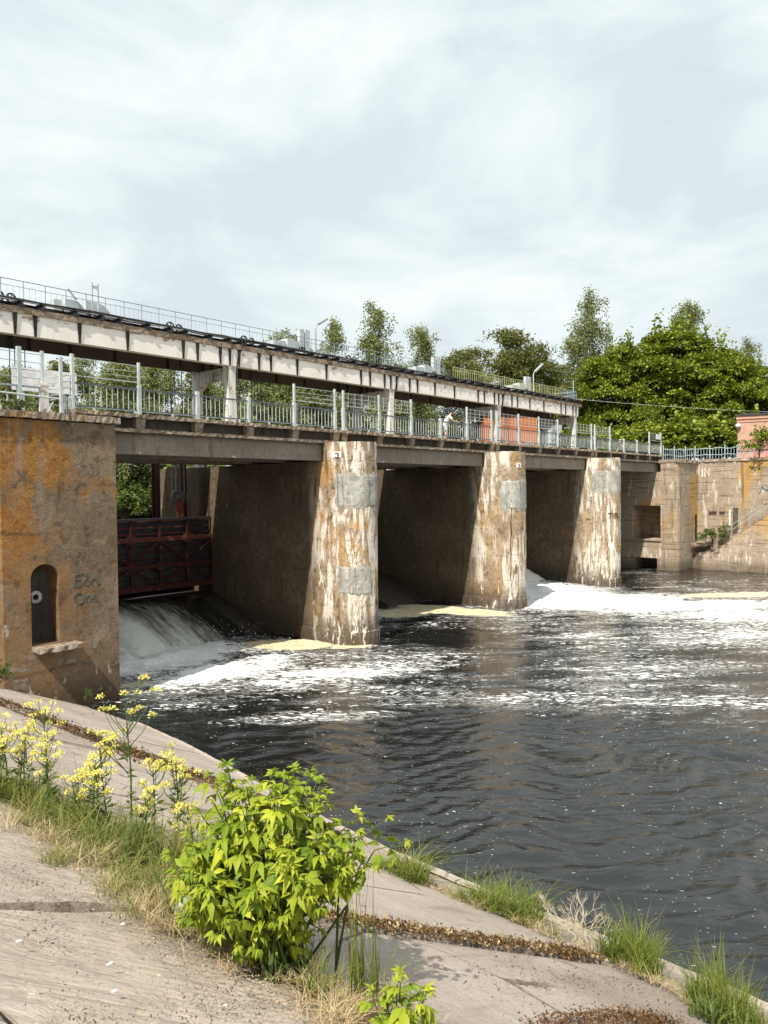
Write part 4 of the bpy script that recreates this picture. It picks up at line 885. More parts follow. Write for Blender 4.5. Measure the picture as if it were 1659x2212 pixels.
for j in range(0, 5):
    jx = J[j] if j < 4 else 68.1
    for y0 in (34.76, 37.95):
        m = MB(); w = .22; m.box(jx - w, jx + w, y0, y0 + .42, 8.6, GB - .25); m.addf([(jx - w, y0 - .0, GB - .25), (jx + w, y0 - .0, GB - .25), (jx + w, y0 + .42, GB - .25), (jx - w, y0 + .42, GB - .25), (jx - .36, y0 - .02, GB - .005), (jx + .36, y0 - .02, GB - .005), (jx + .36, y0 + .46, GB - .005), (jx - .36, y0 + .46, GB - .005)], [(0, 1, 5, 4), (1, 2, 6, 5), (2, 3, 7, 6), (3, 0, 4, 7), (4, 5, 6, 7)]); m.build('column', 'column', gb)
    m = MB(); m.ext_x([(35.18, 13.2), (35.75, 13.75), (37.3, 13.75), (37.95, 13.2), (37.95, 14.4), (35.18, 14.4)], jx - .19, jx + .19); m.build('crossbeam', 'column', gb)
    m = MB(); m.box(jx - .3, jx + .3, 34.5, 39, 8.2, 8.62); m.build('footing', 'fascia', gb)
unit_s = None
for k in range(54):
    x_ = 0.6 + k * 1.28 + (.18 if k % 3 else -.12)
    if unit_s is None: m = MB(); m.box(x_ - .11, x_ + .11, 34.55, 38.5, 15.70, 15.76); m.box(x_ - .03, x_ + .03, 34.55, 38.5, 15.76, 15.95); m.box(x_ - .11, x_ + .11, 34.55, 38.5, 15.95, 16.0); unit_s = m.build('sleeper', 'black_steel', gb); sx0 = x_
    else: inst(unit_s, 'sleeper', gb, (x_ - sx0, 0, 0))
gg = random.Random(21)
for y_, z_, r_, mt in ((34.6, 16.03, .035, 'black_steel'), (34.68, 16.05, .03, 'cable_sheath'), (34.78, 16.04, .04, 'cable_sheath'), (34.9, 16.03, .03, 'pale_pipe'), (35.05, 16.03, .035, 'cable_sheath')):
    m = MB(); m.tube([(G0 + 1.4 * k, y_ + gg.uniform(-.03, .03), z_ + gg.uniform(-.04, .03)) for k in range(50)] + [(69, y_, z_)], r_, 6); m.build('cable', mt, gb)
m = MB(); m.box(G0, 69.1, 35.4, 36.0, 16.0, 16.03); m.build('walkway', 'black_steel', gb)
m = MB()
for jx in J[1:4]: m.tube([(jx + .55, 34.62, 16.05), (jx + .62, 34.55, 15.6), (jx + .3, 34.62, 14.9), (jx + .28, 34.68, 14.3)], .04, 5)
m.build('cable', 'dark_stain_paint', gb)
m = MB(); m.tube([(jx + .28, 34.9, 13.5) for jx in ()] or [(J[1] + .3, 34.7, 14.3), (J[1] + .3, 34.7, 10.4)], .035, 5); m.build('cable', 'cable_sheath', gb)
# railing on the gantry
gr = thing('gantry_railing', 'thin blue grey railing along the top of the hoist bridge', 'railing', (14, 35.2, 16.0))
m = MB(); m.tube([(-1, 35.2, 17.0), (47.5, 35.2, 17.0)], .022, 5); m.build('top_rail', 'blue_grey_paint', gr)
m = MB(); m.tube([(-1, 35.2, 16.72), (47.5, 35.2, 16.72)], .014, 5); m.build('mid_rail', 'blue_grey_paint', gr)
m = MB(); m.tube([(-1, 35.2, 16.12), (47.5, 35.2, 16.12)], .016, 5); m.build('bottom_rail', 'blue_grey_paint', gr)
up_ = None; ub_ = None
for k in range(48):
    x_ = 0.2 + k * 1.0
    if up_ is None: m = MB(); m.tube([(x_, 35.2, 15.98), (x_, 35.2, 17.0)], .024, 5); up_ = m.build('post', 'blue_grey_paint', gr)
    else: inst(up_, 'post', gr, (k * 1.0, 0, 0))
    for q in range(3):
        if x_ < 10: continue
        if ub_ is None: ub0 = x_ + .27 * (q + 1); m = MB(); m.tube([(ub0, 35.2, 16.12), (ub0, 35.2, 16.72)], .009, 4); ub_ = m.build('baluster', 'blue_grey_paint', gr)
        else: inst(ub_, 'baluster', gr, (x_ + .27 * (q + 1) - ub0, 0, 0))
gr2 = thing('gantry_railing', 'yellowish railing at the far right end of the hoist bridge', 'railing', (48.4, 35.2, 16.0))
for z_, r_ in ((17.0, .026), (16.78, .018), (16.15, .022)): m = MB(); m.tube([(48.4, 35.2, z_), (66.2, 35.2, z_)], r_, 5); m.build('rail', 'yellow_green_paint', gr2)
ub_ = None
for k in range(60):
    x_ = 48.4 + k * .3
    if ub_ is None: m = MB(); m.tube([(x_, 35.2, 15.98), (x_, 35.2, 17.0)], .016, 4); ub_ = m.build('baluster', 'yellow_green_paint', gr2)
    else: inst(ub_, 'baluster', gr2, (k * .3, 0, 0), None, (1.6, 1.6, 1) if k % 5 == 0 else None)
gr3 = thing('gantry_railing', 'pale blue end railing with a post at the far tip of the hoist bridge', 'railing', (66.4, 35.2, 16.0))
for z_ in (17.0, 16.6, 16.15): m = MB(); m.tube([(66.4, 35.2, z_), (69.1, 35.2, z_), (69.1, 38.2, z_)], .025, 5); m.build('rail', 'pale_blue_paint', gr3)
for k in range(10): m = MB(); m.tube([(66.4 + k * .3, 35.2, 15.9), (66.4 + k * .3, 35.2, 17.0)], .018, 4); m.build('baluster', 'pale_blue_paint', gr3)
m = MB(); m.tube([(68.6, 35.25, 15.9), (68.6, 35.25, 18.1)], .04, 6); m.build('post', 'pale_blue_paint', gr3)
# winches and sheaves
def hood(m, x0, x1, y0, y1, z0, z1, n=8):
    r = min((x1 - x0) * .6, z1 - z0); poly = [(x0, z0), (x1, z0)] + [(x1 - r + r * math.cos(a), z1 - r + r * math.sin(a)) for a in [PI / 2 * k / n for k in range(n + 1)]] + [(x0, z1)]
    m.ext_y(poly, y0, y1)
w1 = thing('winch', 'grey sheet hooded winch under an H shaped frame, nearest on the gantry', 'winch', (18.5, 36.4, 16.0), 'gate winches on the hoist bridge')
m = MB(); m.box(17.3, 20.1, 36.0, 37.4, 15.96, 16.12); m.build('base_frame', 'black_steel', w1)
m = MB(); m.box(17.02, 17.40, 36.1, 36.9, 16.1, 16.72); m.build('motor', 'galvanised_sheet', w1)
m = MB(); hood(m, 17.56, 18.6, 36.05, 37.2, 16.2, 16.82); m.build('gearbox_cover', 'galvanised_sheet', w1)
m = MB(); hood(m, 18.7, 20.1, 36.2, 37.3, 16.0, 16.95); m.build('hood', 'galvanised_sheet', w1)
m = MB(); m.box(18.68, 19.62, 35.95, 36.15, 16.1, 16.45); m.build('brake', 'black_steel', w1)
m = MB(); m.box(18.86, 18.92, 35.9, 35.96, 16.0, 17.85); m.box(19.18, 19.24, 35.9, 35.96, 16.0, 17.85); m.box(18.92, 19.18, 35.91, 35.95, 17.55, 17.7); m.build('frame', 'galvanised_sheet', w1)
m = MB(); m.tube([(17.7, 36.0, 17.3), (18.1, 36.0, 16.85)], .05, 5); m.build('lever', 'pale_pipe', w1)
w2 = thing('winch', 'grey winch with twin box columns beside a street lamp', 'winch', (32.4, 36.4, 16.0), 'gate winches on the hoist bridge')
m = MB(); m.box(30.7, 34.3, 36.0, 37.3, 15.96, 16.12); m.build('base_frame', 'black_steel', w2)
m = MB(); m.box(30.85, 31.3, 36.1, 36.9, 16.1, 16.75); m.box(31.36, 31.8, 36.1, 36.9, 16.1, 16.78); m.build('motor', 'galvanised_sheet', w2)
m = MB(); m.box(31.9, 32.85, 36.05, 37.0, 16.15, 16.88); m.prism([(31.9, 36.05), (32.85, 36.05), (32.85, 37), (31.9, 37)], 16.88, 16.93); m.box(32.1, 32.65, 36.2, 36.9, 16.93, 17.05); m.build('gearbox_cover', 'galvanised_sheet', w2)
m = MB(); m.box(32.93, 33.30, 36.0, 36.25, 16.6, 17.72); m.box(33.42, 33.80, 36.0, 36.25, 16.2, 17.74); m.build('column', 'galvanised_sheet', w2)
m = MB(); m.box(32.85, 33.55, 36.02, 36.2, 16.35, 16.58); m.build('brake', 'black_steel', w2)
m = MB(); hood(m, 33.7, 34.35, 36.3, 37.2, 16.05, 16.75); m.build('hood', 'galvanised_sheet', w2)
dup(w2, (32.4 + 14.0, 36.4, 16.0), 0, 'grey winch with twin box columns at mid gantry, left of the yellowish railing')
dup(w2, (32.4 + 27.9, 36.4, 16.0), 0, 'grey winch with twin box columns near the far lamp')
sh = None
for j in range(0, 4):
    for d, nm in ((1.6, 'left'), (10.5, 'right')):
        x_ = J[j] + d
        lab = f"pair of dark cable sheaves on the gantry above the {nm} end of the {['nearest', 'second', 'third', 'farthest'][j]} gate"
        if sh is None:
            sh = thing('sheave_pair', lab, 'sheave', (x_, 35.7, 16.0), 'cable sheaves on the hoist bridge')
            for q, r_ in ((0, .27), (.56, .23)):
                m = MB(); m.disc((x_ + q, 35.7, 16.28), r_, .08, 'Y', 18, r_ - .07); rim_ = m.build('rim', 'black_steel', sh)
                m = MB()
                for a in range(5): m.bar((x_ + q, 35.7, 16.28), (x_ + q + (r_ - .05) * math.cos(a * 1.257), 35.7, 16.28 + (r_ - .05) * math.sin(a * 1.257)), .04, .05)
                m.build('spokes', 'machine_grey', rim_)
            m = MB(); m.box(x_ - .35, x_ + .85, 35.6, 35.8, 16.0, 16.06); m.build('bracket', 'black_steel', sh)
        else: dup(sh, (x_, 35.7, 16.0), 0, lab)
# lamps
def lamp(x_, y_, z0, h, dx, label, mat):
    t = thing('street_lamp', label, 'lamp', (x_, y_, z0)); m = MB(); m.tube([(x_, y_, z0), (x_, y_, z0 + h)], .055, 7); m.build('pole', mat, t)
    m = MB(); m.tube([(x_, y_, z0 + h), (x_ + .08, y_, z0 + h + .18), (x_ + .35, y_, z0 + h + .38)], .035, 6); arm_ = m.build('arm', mat, t)
    m = MB(); a = Vector((x_ + .3, y_, z0 + h + .34)); b = a + Vector((dx, 0, dx * .62)); m.bar(a, b, .22, .14); m.build('lamp_head', 'machine_grey', arm_); return t
lamp(34.3, 36.0, 15.95, 2.0, .75, 'grey street lamp with tilted head on the gantry beside a winch', 'machine_grey')
lamp(62.0, 35.9, 15.95, 2.0, 1.4, 'pale street lamp with long arm at the far end of the gantry', 'white_rail_paint')
# gates and hoist blocks
def gate(b, label, first=None):
    x0, x1 = J[b] + HW - .15, J[b + 1] - HW + .15
    t = thing('sluice_gate', label, 'sluice gate', (x0, 35.8, 2.1), 'steel sluice gates between the piers')
    m = MB(); m.box(x0, x1, 35.85, 35.92, 2.1, 5.95); m.build('skin_plate', 'black_steel', t)
    m = MB()
    for k in range(11): m.box(x0, x1, 35.78, 35.85, 2.35 + .34 * k, 2.42 + .34 * k)
    m.build('stiffener', 'red_oxide_paint', t)
    for z_, h in ((2.12, .30), (3.30, .24), (4.72, .22), (5.85, .1)): m = MB(); m.box(x0, x1, 35.38, 35.56, z_, z_ + h); m.build('chord', 'red_oxide_paint' if z_ < 5 else 'black_steel', t)
    n = 7; dx = (x1 - x0) / n
    for k in range(n + 1): m = MB(); xx = min(x1 - .08, max(x0 + .08, x0 + k * dx)); m.box(xx - .06, xx + .06, 35.42, 35.54, 2.4, 5.85); m.build('upright', 'red_oxide_paint', t)
    for k in range(n):
        xa = x0 + k * dx; xb = xa + dx
        for za, zb in (((2.4, 3.35) if k % 2 else (3.35, 2.4)), ((3.5, 4.75) if k % 2 == 0 else (4.75, 3.5))): m = MB(); m.bar((xa, 35.44, za), (xb, 35.44, zb), .09, .08); m.build('brace', 'red_oxide_paint', t)
        m = MB(); m.box(xa - .28, xa + .28, 35.36, 35.40, 3.2, 3.65) if k % 2 else m.box(xa - .28, xa + .28, 35.36, 35.40, 4.6, 5.05); m.build('gusset', 'red_oxide_paint', t)
    return t
for b, l in enumerate(('red truss sluice gate half raised in the nearest opening', 'red truss sluice gate in the dark second opening', 'red truss sluice gate above the white torrent', 'red truss sluice gate in the farthest opening')): gate(b, l)
for b in range(4):
    for q, d in enumerate((2.3, 10.7)):
        x_ = J[b] + d; t = thing('hoist_block', ['left', 'right'][q] + ' cable pulley block hanging over the ' + ['nearest', 'second', 'third', 'farthest'][b] + ' gate', 'pulley block', (x_, 35.6, 6.0), 'pulley blocks over the gates')
        m = MB(); m.disc((x_, 35.5, 7.05), .42, .12, 'Y', 20); m.disc((x_, 35.42, 7.05), .12, .06, 'Y', 12); m.build('sheave', 'black_steel', t)
        m = MB(); m.addf([(x_ - .26, 35.4, 6.9), (x_ + .26, 35.4, 6.9), (x_ + .30, 35.4, 5.95), (x_ - .12, 35.4, 5.95), (x_ - .26, 35.46, 6.9), (x_ + .26, 35.46, 6.9), (x_ + .30, 35.46, 5.95), (x_ - .12, 35.46, 5.95)], [(3, 2, 1, 0), (4, 5, 6, 7), (0, 1, 5, 4), (1, 2, 6, 5), (2, 3, 7, 6), (3, 0, 4, 7)]); m.build('clevis', 'red_oxide_paint', t)
        m = MB()
        for dx in (-.4, -.14, .14, .4): m.tube([(x_ + dx, 35.5, 7.05), (x_ + dx * .8, 35.5, 16.0)], .022, 5)
        m.build('cable', 'cable_sheath', t)
    for q, xx in enumerate((J[b + 1] - HW - .9, J[b + 1] - HW - 2.6, J[b] + HW + .5)):
        m = MB(); m.box(xx - .12, xx + .12, 36.6, 36.85, 5.0, 9.6); m.box(xx - .22, xx + .22, 36.85, 36.9, 5.0, 9.6); o = m.build('gate_guide', 'dark_guide_paint')
        tag(o, 'dark red steel guide ' + ['closest to the right pier of', 'second from the right pier of', 'at the left side of'][q] + ' the ' + ['nearest', 'second', 'third', 'farthest'][b] + ' opening', 'guide rail', 'gate guides')

# ------------------------------------------------------------------ buildings
ob = thing('brick_building', 'orange brick building behind the bridge columns', 'building', (67.5, 44.8, 9.9))
DX = Vector((0.65, -0.76, 0)); NX = Vector((0.76, 0.65, 0)); O0 = Vector((67.3, 44.9, 0))
def obox(m, o, a0, a1, b0, b1, z0, z1):
    p = [o + DX * a + NX * b for a, b in ((a0, b0), (a1, b0), (a1, b1), (a0, b1))]; m.prism([(q.x, q.y) for q in p], z0, z1)
m = MB(); obox(m, O0, 0, 5.6, 0, 6, 9.8, 15.3); m.build('wall', 'orange_brick', ob)
m = MB(); obox(m, O0, -.25, 5.85, -.25, 6.2, 15.3, 15.5); m.build('roof', 'roof_felt', ob)
m = MB(); obox(m, O0, 3.2, 3.3, -.03, 0, 9.9, 15.2); obox(m, O0, 2.1, 2.2, -.03, 0, 9.9, 15.2); m.build('downpipe', 'machine_grey', ob)
m = MB(); obox(m, O0, 4.2, 5.0, -.06, -.01, 9.9, 12.4); m.build('door', 'machine_grey', ob)
m = MB(); obox(m, O0, .8, 1.9, -.05, -.01, 11.6, 12.9); m.build('window', 'black_steel', ob)
kb = thing('kiosk', 'grey metal kiosk at the right end of the orange brick building', 'kiosk', (72.5, 41, 9.9))
O1 = O0 + DX * 6.3; m = MB(); obox(m, O1, 0, 1.9, 0, 2, 9.85, 14.6); m.build('body', 'machine_grey', kb); m = MB(); obox(m, O1, .3, .9, -.06, -.01, 9.9, 13.6); m.build('door', 'galvanised_sheet', kb); m = MB(); obox(m, O1, -.1, 2.0, -.1, 2.1, 14.6, 14.75); m.build('roof', 'roof_felt', kb)
pb = thing('brick_building', 'pinkish red brick building at the right edge above the wing wall', 'building', (79.0, 23.6, 10))
DX = Vector((0.20, -0.98, 0)); NX = Vector((0.98, 0.20, 0)); O2_ = Vector((79.25, 23.0, 0))
m = MB(); obox(m, O2_, 0, 14, 0, 7, 9.7, 14.4); m.build('wall', 'pink_brick', pb)
m = MB(); obox(m, O2_, -.12, 14.1, -.12, -.003, 14.05, 14.4); obox(m, O2_, -.07, 14.1, -.07, -.003, 13.75, 13.9); m.build('cornice', 'pink_brick', pb)
m = MB(); obox(m, O2_, -.25, 14.2, -.25, 7.2, 14.4, 14.55); m.build('roof', 'roof_felt', pb)
m = MB(); obox(m, O2_, 1.0, 4.4, -.06, -.003, 12.0, 12.3); m.build('lintel', 'pink_render', pb)
m = MB(); obox(m, O2_, 1.35, 4.0, -.03, -.003, 9.8, 12.0); m.build('blocked_window', 'pink_render', pb)
for z_ in (11.0, 11.4): m = MB(); p0 = O2_ + NX * -.12; p1 = O2_ + DX * 10 + NX * -.12; m.tube([(p0.x, p0.y, z_), (p1.x, p1.y, z_ + .12)], .035, 5); m.build('pipe', 'cable_sheath', pb)
m = MB(); p0 = O2_ + NX * -.2 + DX * .05; m.blob((p0.x, p0.y, 13.4), .26, 3, (8, 6), (1.2, 1, .9), .05); m.build('floodlight', 'white_sign_enamel', pb, True)
# fence on the far wing wall
ff = thing('fence', 'leaning pale steel bar fence on top of the far wing wall', 'fence', (72, 25, 9.9)); gg = random.Random(31)
def fence_run(a, b, n, h, lean):
    a = Vector(a); b = Vector(b)
    for z_ in ((.85, .35) if lean else (.9,)): 
        m = MB(); m.tube([a.lerp(b, k / 8) + Vector((gg.uniform(-lean, lean), gg.uniform(-lean, lean), z_ * h + gg.uniform(-lean, lean) * .6)) for k in range(9)], .03, 5); m.build('rail', 'pale_blue_paint', ff)
    for k in range(n + 1):
        p = a.lerp(b, k / n); m = MB(); q = gg.uniform(-lean, lean); m.tube([p, p + Vector((q, q * .5, h * (1.12 if k % 5 == 0 else gg.uniform(.85, 1.0))))], .05 if k % 5 == 0 else .022, 5); m.build('bar', 'pale_blue_paint', ff)
fence_run((68.6, 26.3, 9.9), (71.9, 24.7, 9.9), 14, 1.15, .12); fence_run((71.95, 24.6, 9.95), (71.9, 20.9, 9.95), 14, 1.15, .10); fence_run((71.9, 20.9, 9.95), (71.3, 15.0, 9.95), 20, 1.1, .03)
# power lines
for k, (z0, z1) in enumerate(((16.4, 14.5), (13.2, 13.4))):
    m = MB(); a = Vector((69.0, 36, z0)); b = Vector((120, 4, z1 + 2)); m.tube([a.lerp(b, t / 16) - Vector((0, 0, 4 * (.9) * (t / 16) * (1 - t / 16))) for t in range(17)], .02, 4)
    o = m.build('overhead_wire', 'pale_pipe'); tag(o, ['upper', 'lower'][k] + ' thin overhead wire crossing in front of the right trees', 'wire')

# ------------------------------------------------------------------ trees
def birch_proto(seed, h, leafm, spread=.22, dens=1.0, low=.24, name='birch_tree', bark='birch_bark'):
    g = np.random.default_rng(seed); root = thing(name, 'x', 'tree', (0, 0, 0)); m = MB()
    px = [0]; py = [0]; zs = np.linspace(0, h * .86, 9)
    for i in range(8): px.append(px[-1] + g.normal(0, .022 * h * .5)); py.append(py[-1] + g.normal(0, .022 * h * .5))
    m.tube(list(zip(px, py, zs)), [max(.012, .0085 * h * (1 - i / 8.1)) for i in range(9)], 7); P = []; D = []
    nb = 46
    for i in range(nb):
        t = g.uniform(low, .97); z0 = t * h; bx = np.interp(z0, zs, px); by = np.interp(z0, zs, py); az = g.uniform(0, 2 * PI); Lb = spread * h * (1.12 - t) ** .55 * g.uniform(.55, 1.05); el = g.uniform(.5, 1.1)
        d = np.array([math.cos(az) * math.cos(el), math.sin(az) * math.cos(el), math.sin(el)]); pts = []
        for s in np.linspace(0, 1, 6): pts.append(np.array([bx, by, z0]) + d * Lb * s + np.array([0, 0, -.55 * Lb * s * s]) + np.array([math.cos(az), math.sin(az), 0]) * Lb * .25 * s * s)
        m.tube([tuple(p) for p in pts], [max(.008, .0026 * h * (1 - .85 * k / 5)) for k in range(6)], 4, False)
        for j in range(10):
            s = g.uniform(.2, 1.0); k = min(4, int(s * 5)); q = pts[k] + (pts[k + 1] - pts[k]) * (s * 5 - k) + g.normal(size=3) * .25; Ls = g.uniform(.4, 2.0) * (h / 18); n = int(21 * dens)
            tt = g.uniform(0, 1, n)[:, None]; sw = g.normal(size=3) * .22; P.append(q + np.array([sw[0], sw[1], -1.0]) * Ls * tt + g.normal(size=(n, 3)) * np.array([.20, .20, .14])); D.append(np.array([0, 0, -.6]) + .8 * g.normal(size=(n, 3)))
    m.build('trunk', bark, root, True); P = np.concatenate(P); D = np.concatenate(D); P[:, 2] = np.maximum(P[:, 2], .12 * h)
    V, F = leaf_quads(P, D, g.uniform(.15, .27, len(P)), .62, None, g); fast('crown', V, F, leafm, root, np.repeat(g.uniform(0, 1, len(P)), 4)); return root
def round_proto(seed, h, rx, leafm, name='maple_tree', nclump=95, per=170, ls=.30):
    g = np.random.default_rng(seed); root = thing(name, 'x', 'tree', (0, 0, 0)); m = MB()
    m.tube([(0, 0, 0), (.1, .05, h * .2), (-.05, .1, h * .45), (.1, 0, h * .8)], [.03 * h * .7, .022 * h * .7, .016 * h * .7, .03], 8); P = []; D = []
    for i in range(nclump):
        u = unit(g.normal(size=3)); u[2] = abs(u[2]) * 1.25 - .42; r = g.uniform(.35, 1.12) ** .6; c = np.array([u[0] * rx * r, u[1] * rx * r, h * .50 + u[2] * h * .44 * r])
        if c[2] < .06 * h: c[2] = g.uniform(.06, .3) * h
        if c[2] > .75 * h: c[:2] *= .75
        if i < 30: m.tube([(0, 0, h * g.uniform(.12, .4)), tuple(c * np.array([.5, .5, .8])), tuple(c)], [.012 * h * .6, .008 * h * .6, .012], 5, False)
        cr = g.uniform(.38, 1.0) * rx / 4.6; n = int(per * cr ** 1.5); q = unit(g.normal(size=(n, 3))); q[:, 2] = np.abs(q[:, 2]) * 1.0 - .25; rad = g.uniform(.45, 1.05, (n, 1)); P.append(c + q * cr * rad * np.array([1.15, 1.15, .75])); D.append(q * .8 + g.normal(size=(n, 3)) * .5 + np.array([0, 0, -.25]))
        if u[2] > .35 and i % 2 == 0:
            n = 46; tt = g.uniform(0, 1, (n, 1)); P.append(c + np.array([g.normal() * .5, g.normal() * .5, g.uniform(1.2, 3.0)]) * tt * cr + g.normal(size=(n, 3)) * .18); D.append(g.normal(size=(n, 3)) + np.array([0, 0, .6]))
    m.build('trunk', 'dark_bark', root, True); P = np.concatenate(P); D = np.concatenate(D)
    V, F = leaf_quads(P, D, g.uniform(.75, 1.25, len(P)) * ls, .7, np.array([0, 0, 1.0]), g); fast('crown', V, F, leafm, root, np.repeat(g.uniform(0, 1, len(P)) ** 1.3, 4)); return root
GB_ = 'birches and bushes behind the bridge'
tr = [birch_proto(s, 18, 'birch_leaf', .22, 1.15) for s in (101, 102, 103)] + [birch_proto(104, 18, 'olive_birch_leaf', .27, 1.9, .10), birch_proto(105, 18, 'olive_birch_leaf', .26, 1.9, .10)]
wd = [birch_proto(s, 14, 'birch_leaf', .26, 1.35, .06) for s in (111, 112)] + [birch_proto(113, 14, 'olive_birch_leaf', .26, 1.35, .06)]
used = set()
def plant(protos, k, loc, h, label, group=None, sx=1.0, h0=18.0):
    p = protos[k]; s = h / h0; g_ = random.Random(int(loc[0] * 100 + loc[1] * 7)); rz = g_.uniform(0, 6.28)
    if id(p) not in used:
        used.add(id(p)); p.location = loc; p.rotation_euler = (0, 0, rz); p.scale = (s * sx, s * sx, s); p['label'] = label
        if group: p['group'] = group
        elif 'group' in p: del p['group']
        return p
    q = dup(p, loc, rz, label, (s * sx, s * sx, s))
    if group: q['group'] = group
    elif 'group' in q: del q['group']
    return q
plant(tr, 0, (57.2, 57.0, 6.2), 19.6, 'tall thin birch just right of the gantry lamp', None, .85)
plant(tr, 1, (60.6, 53.6, 6.2), 21.6, 'middle and fullest of the three birches right of the lamp', None, 1.05)
plant(tr, 2, (63.2, 50.8, 6.2), 19.8, 'rightmost of the three birches right of the lamp', None, .9)
for u, d, h, sx, k, l in ((985, 86, 14.6, 1.6, 3, 'leftmost of the dark drooping birches above the gantry'), (1035, 88, 15.8, 1.6, 4, 'second from left of the dark drooping birches'), (1092, 85, 17.0, 1.7, 4, 'tallest dark drooping birch above the gantry middle'), (1140, 87, 15.8, 1.6, 3, 'dark drooping birch just right of the tallest of its clump'), (1180, 90, 14.2, 1.5, 4, 'lower right shoulder of the dark birch clump'), (1215, 94, 13.0, 1.5, 3, 'low drooping birch sloping down right of the dark clump')):
    plant(tr, k, (cF.x * d + cR.x * (u - 829.5) / 1625.5 * d, cF.y * d + cR.y * (u - 829.5) / 1625.5 * d, 8.5), h, l, 'dark drooping birches above the gantry', sx)
plant(tr, 1, (99.2, 47.3, 9.9), 25.4, 'tall narrow birch left of the bright green maples', None, 1.0)
plant(tr, 2, (96.0, 49.8, 9.9), 19.5, 'shorter birch leaning on the tall one left of the maples', None, 1.0)
plant(tr, 0, (113.0, 39.5, 9.9), 25.0, 'grey topped birch rising behind the maples', None, 1.15)
plant(tr, 1, (116.0, 31.5, 9.9), 19.0, 'thin birch showing at the right shoulder of the maples', None, 1.0)
# woods glimpsed between deck and gantry
gw = random.Random(77); LB = 'slender pale trunked birch in the woods seen behind the bridge'
def cam_pt(u, d): return (cF.x * d + cR.x * (u - 829.5) / 1625.5 * d, cF.y * d + cR.y * (u - 829.5) / 1625.5 * d)
woods = [(-60, 62, 12), (-20, 70, 12.6), (10, 60, 11.6), (45, 74, 12.2), (90, 66, 10.4), (125, 78, 13.8), (150, 62, 12.2), (200, 70, 14), (235, 60, 12), (262, 66, 13), (278, 72, 13), (296, 64, 12.5), (318, 75, 13), (345, 62, 12), (380, 70, 13), (425, 64, 12.2), (470, 72, 13), (515, 66, 13.4), (560, 60, 12.4), (585, 74, 16.6), (600, 66, 13), (632, 72, 16.2), (655, 62, 13), (668, 68, 14), (715, 64, 12), (760, 72, 13), (800, 64, 11), (850, 70, 13), (900, 66, 10), (930, 74, 12), (965, 66, 9)]
WX = {}
for u, d, h in woods:
    x_, y_ = cam_pt(u, d); k = gw.choice((0, 1, 2, 0, 1));
    if y_ < 45: continue
    plant(wd, k, (x_, y_, 6.0), h * 1.02, LB, GB_, 1.1, 14.0)
shm = [round_proto(303, 4, 2.2, 'maple_leaf', 'shrub', 40, 150, .27)]
shp = [round_proto(301, 4, 2.2, 'shrub_leaf', 'shrub', 34, 150, .26), round_proto(302, 4, 2.0, 'birch_leaf', 'shrub', 34, 150, .24)]
for u in range(-80, 1000, 46):
    d = gw.uniform(58, 70); x_, y_ = cam_pt(u + gw.uniform(-15, 15), d)
    if y_ < 44: continue
    plant(shp, gw.choice((0, 1)), (x_, y_, 5.2), gw.uniform(5.0, 9.0), 'leafy shrub under the birches behind the bridge', GB_, 1.2, 4.0)
for u, d, h in ((268, 57, 3.2), (290, 60, 4.2), (318, 58, 3.4), (245, 62, 5)):
    x_, y_ = cam_pt(u, d); plant(shp, 0, (x_, y_, 4.6), h, 'leafy shrub under the birches behind the bridge', GB_, 1.2, 4.0)
def distant_wood():
    g = np.random.default_rng(88); n = 52000; X_ = g.uniform(-30, 125, n); Y_ = 78 + g.normal(0, 2.2, n) - np.maximum(0, X_ - 60) * .42; top = 9 + 3.4 * np.sin(X_ * .35) * np.sin(X_ * .13 + 1) + 2 * np.sin(X_ * .9); t = g.uniform(0, 1, n) ** .8
    P = np.stack([X_, Y_, 5.5 + top * t], 1); V, F = leaf_quads(P, g.normal(size=(n, 3)), g.uniform(.35, .65, n), .7, None, g)
    tag(fast('distant_wood', V, F, 'birch_leaf', None, np.repeat(g.uniform(0, 1, n), 4)), 'far wood closing the view behind the birches', None, None, 'stuff')
distant_wood()
mp = [round_proto(201, 14, 6.0, 'maple_leaf', nclump=210, per=250), round_proto(202, 14, 5.4, 'maple_leaf', nclump=200, per=250)]
def mput(k, u, d, h, label, sx=1.0, z=9.8): x_, y_ = cam_pt(u, d); return plant(mp, k, (x_, y_, z), h, label, 'bright green maples on the right', sx, 14.0)
mput(0, 1335, 92, 16.6, 'leftmost big maple, right of the tall narrow birch', .92); mput(1, 1450, 94, 18.8, 'tallest maple in the middle of the green mass', 1.2); mput(0, 1545, 90, 15.6, 'right hand maple of the green mass, left of the pink building', .95)
mput(1, 1385, 86, 10.2, 'low bright maple in front, above the leaning fence', .85, 7.4); mput(0, 1490, 86, 10.6, 'low yellowish maple in front, left of the pink building', .9, 7.2)
mput(1, 1625, 92, 13.6, 'maple rising behind the pink building', .95); mput(0, 1700, 90, 13, 'maple at the right edge behind the pink building'); mput(0, 1285, 88, 9.2, 'small dark maple behind the end of the gantry', .9, 7.8)
for u, d, h, l in ((1262, 80, 4.6, 'shrub behind the end column of the gantry'), (1345, 80, 4.4, 'shrub behind the last short railing posts'), (1430, 79, 4.6, 'shrub where the railing meets the leaning fence'), (1515, 79, 4.8, 'shrub behind the middle of the leaning fence'), (1585, 82, 6.0, 'leafy shrub touching the left edge of the pink building'), (1305, 78, 3.8, 'green shrub behind the last railing panels'), (1390, 78, 4.2, 'shrub behind the small white sign'), (1470, 80, 5.5, 'shrub behind the leaning fence'), (1555, 80, 5.2, 'shrub left of the pink building')): x_, y_ = cam_pt(u, d); plant(shm, 0, (x_, y_, 9.6), h, l, None, 1.6, 4.0)
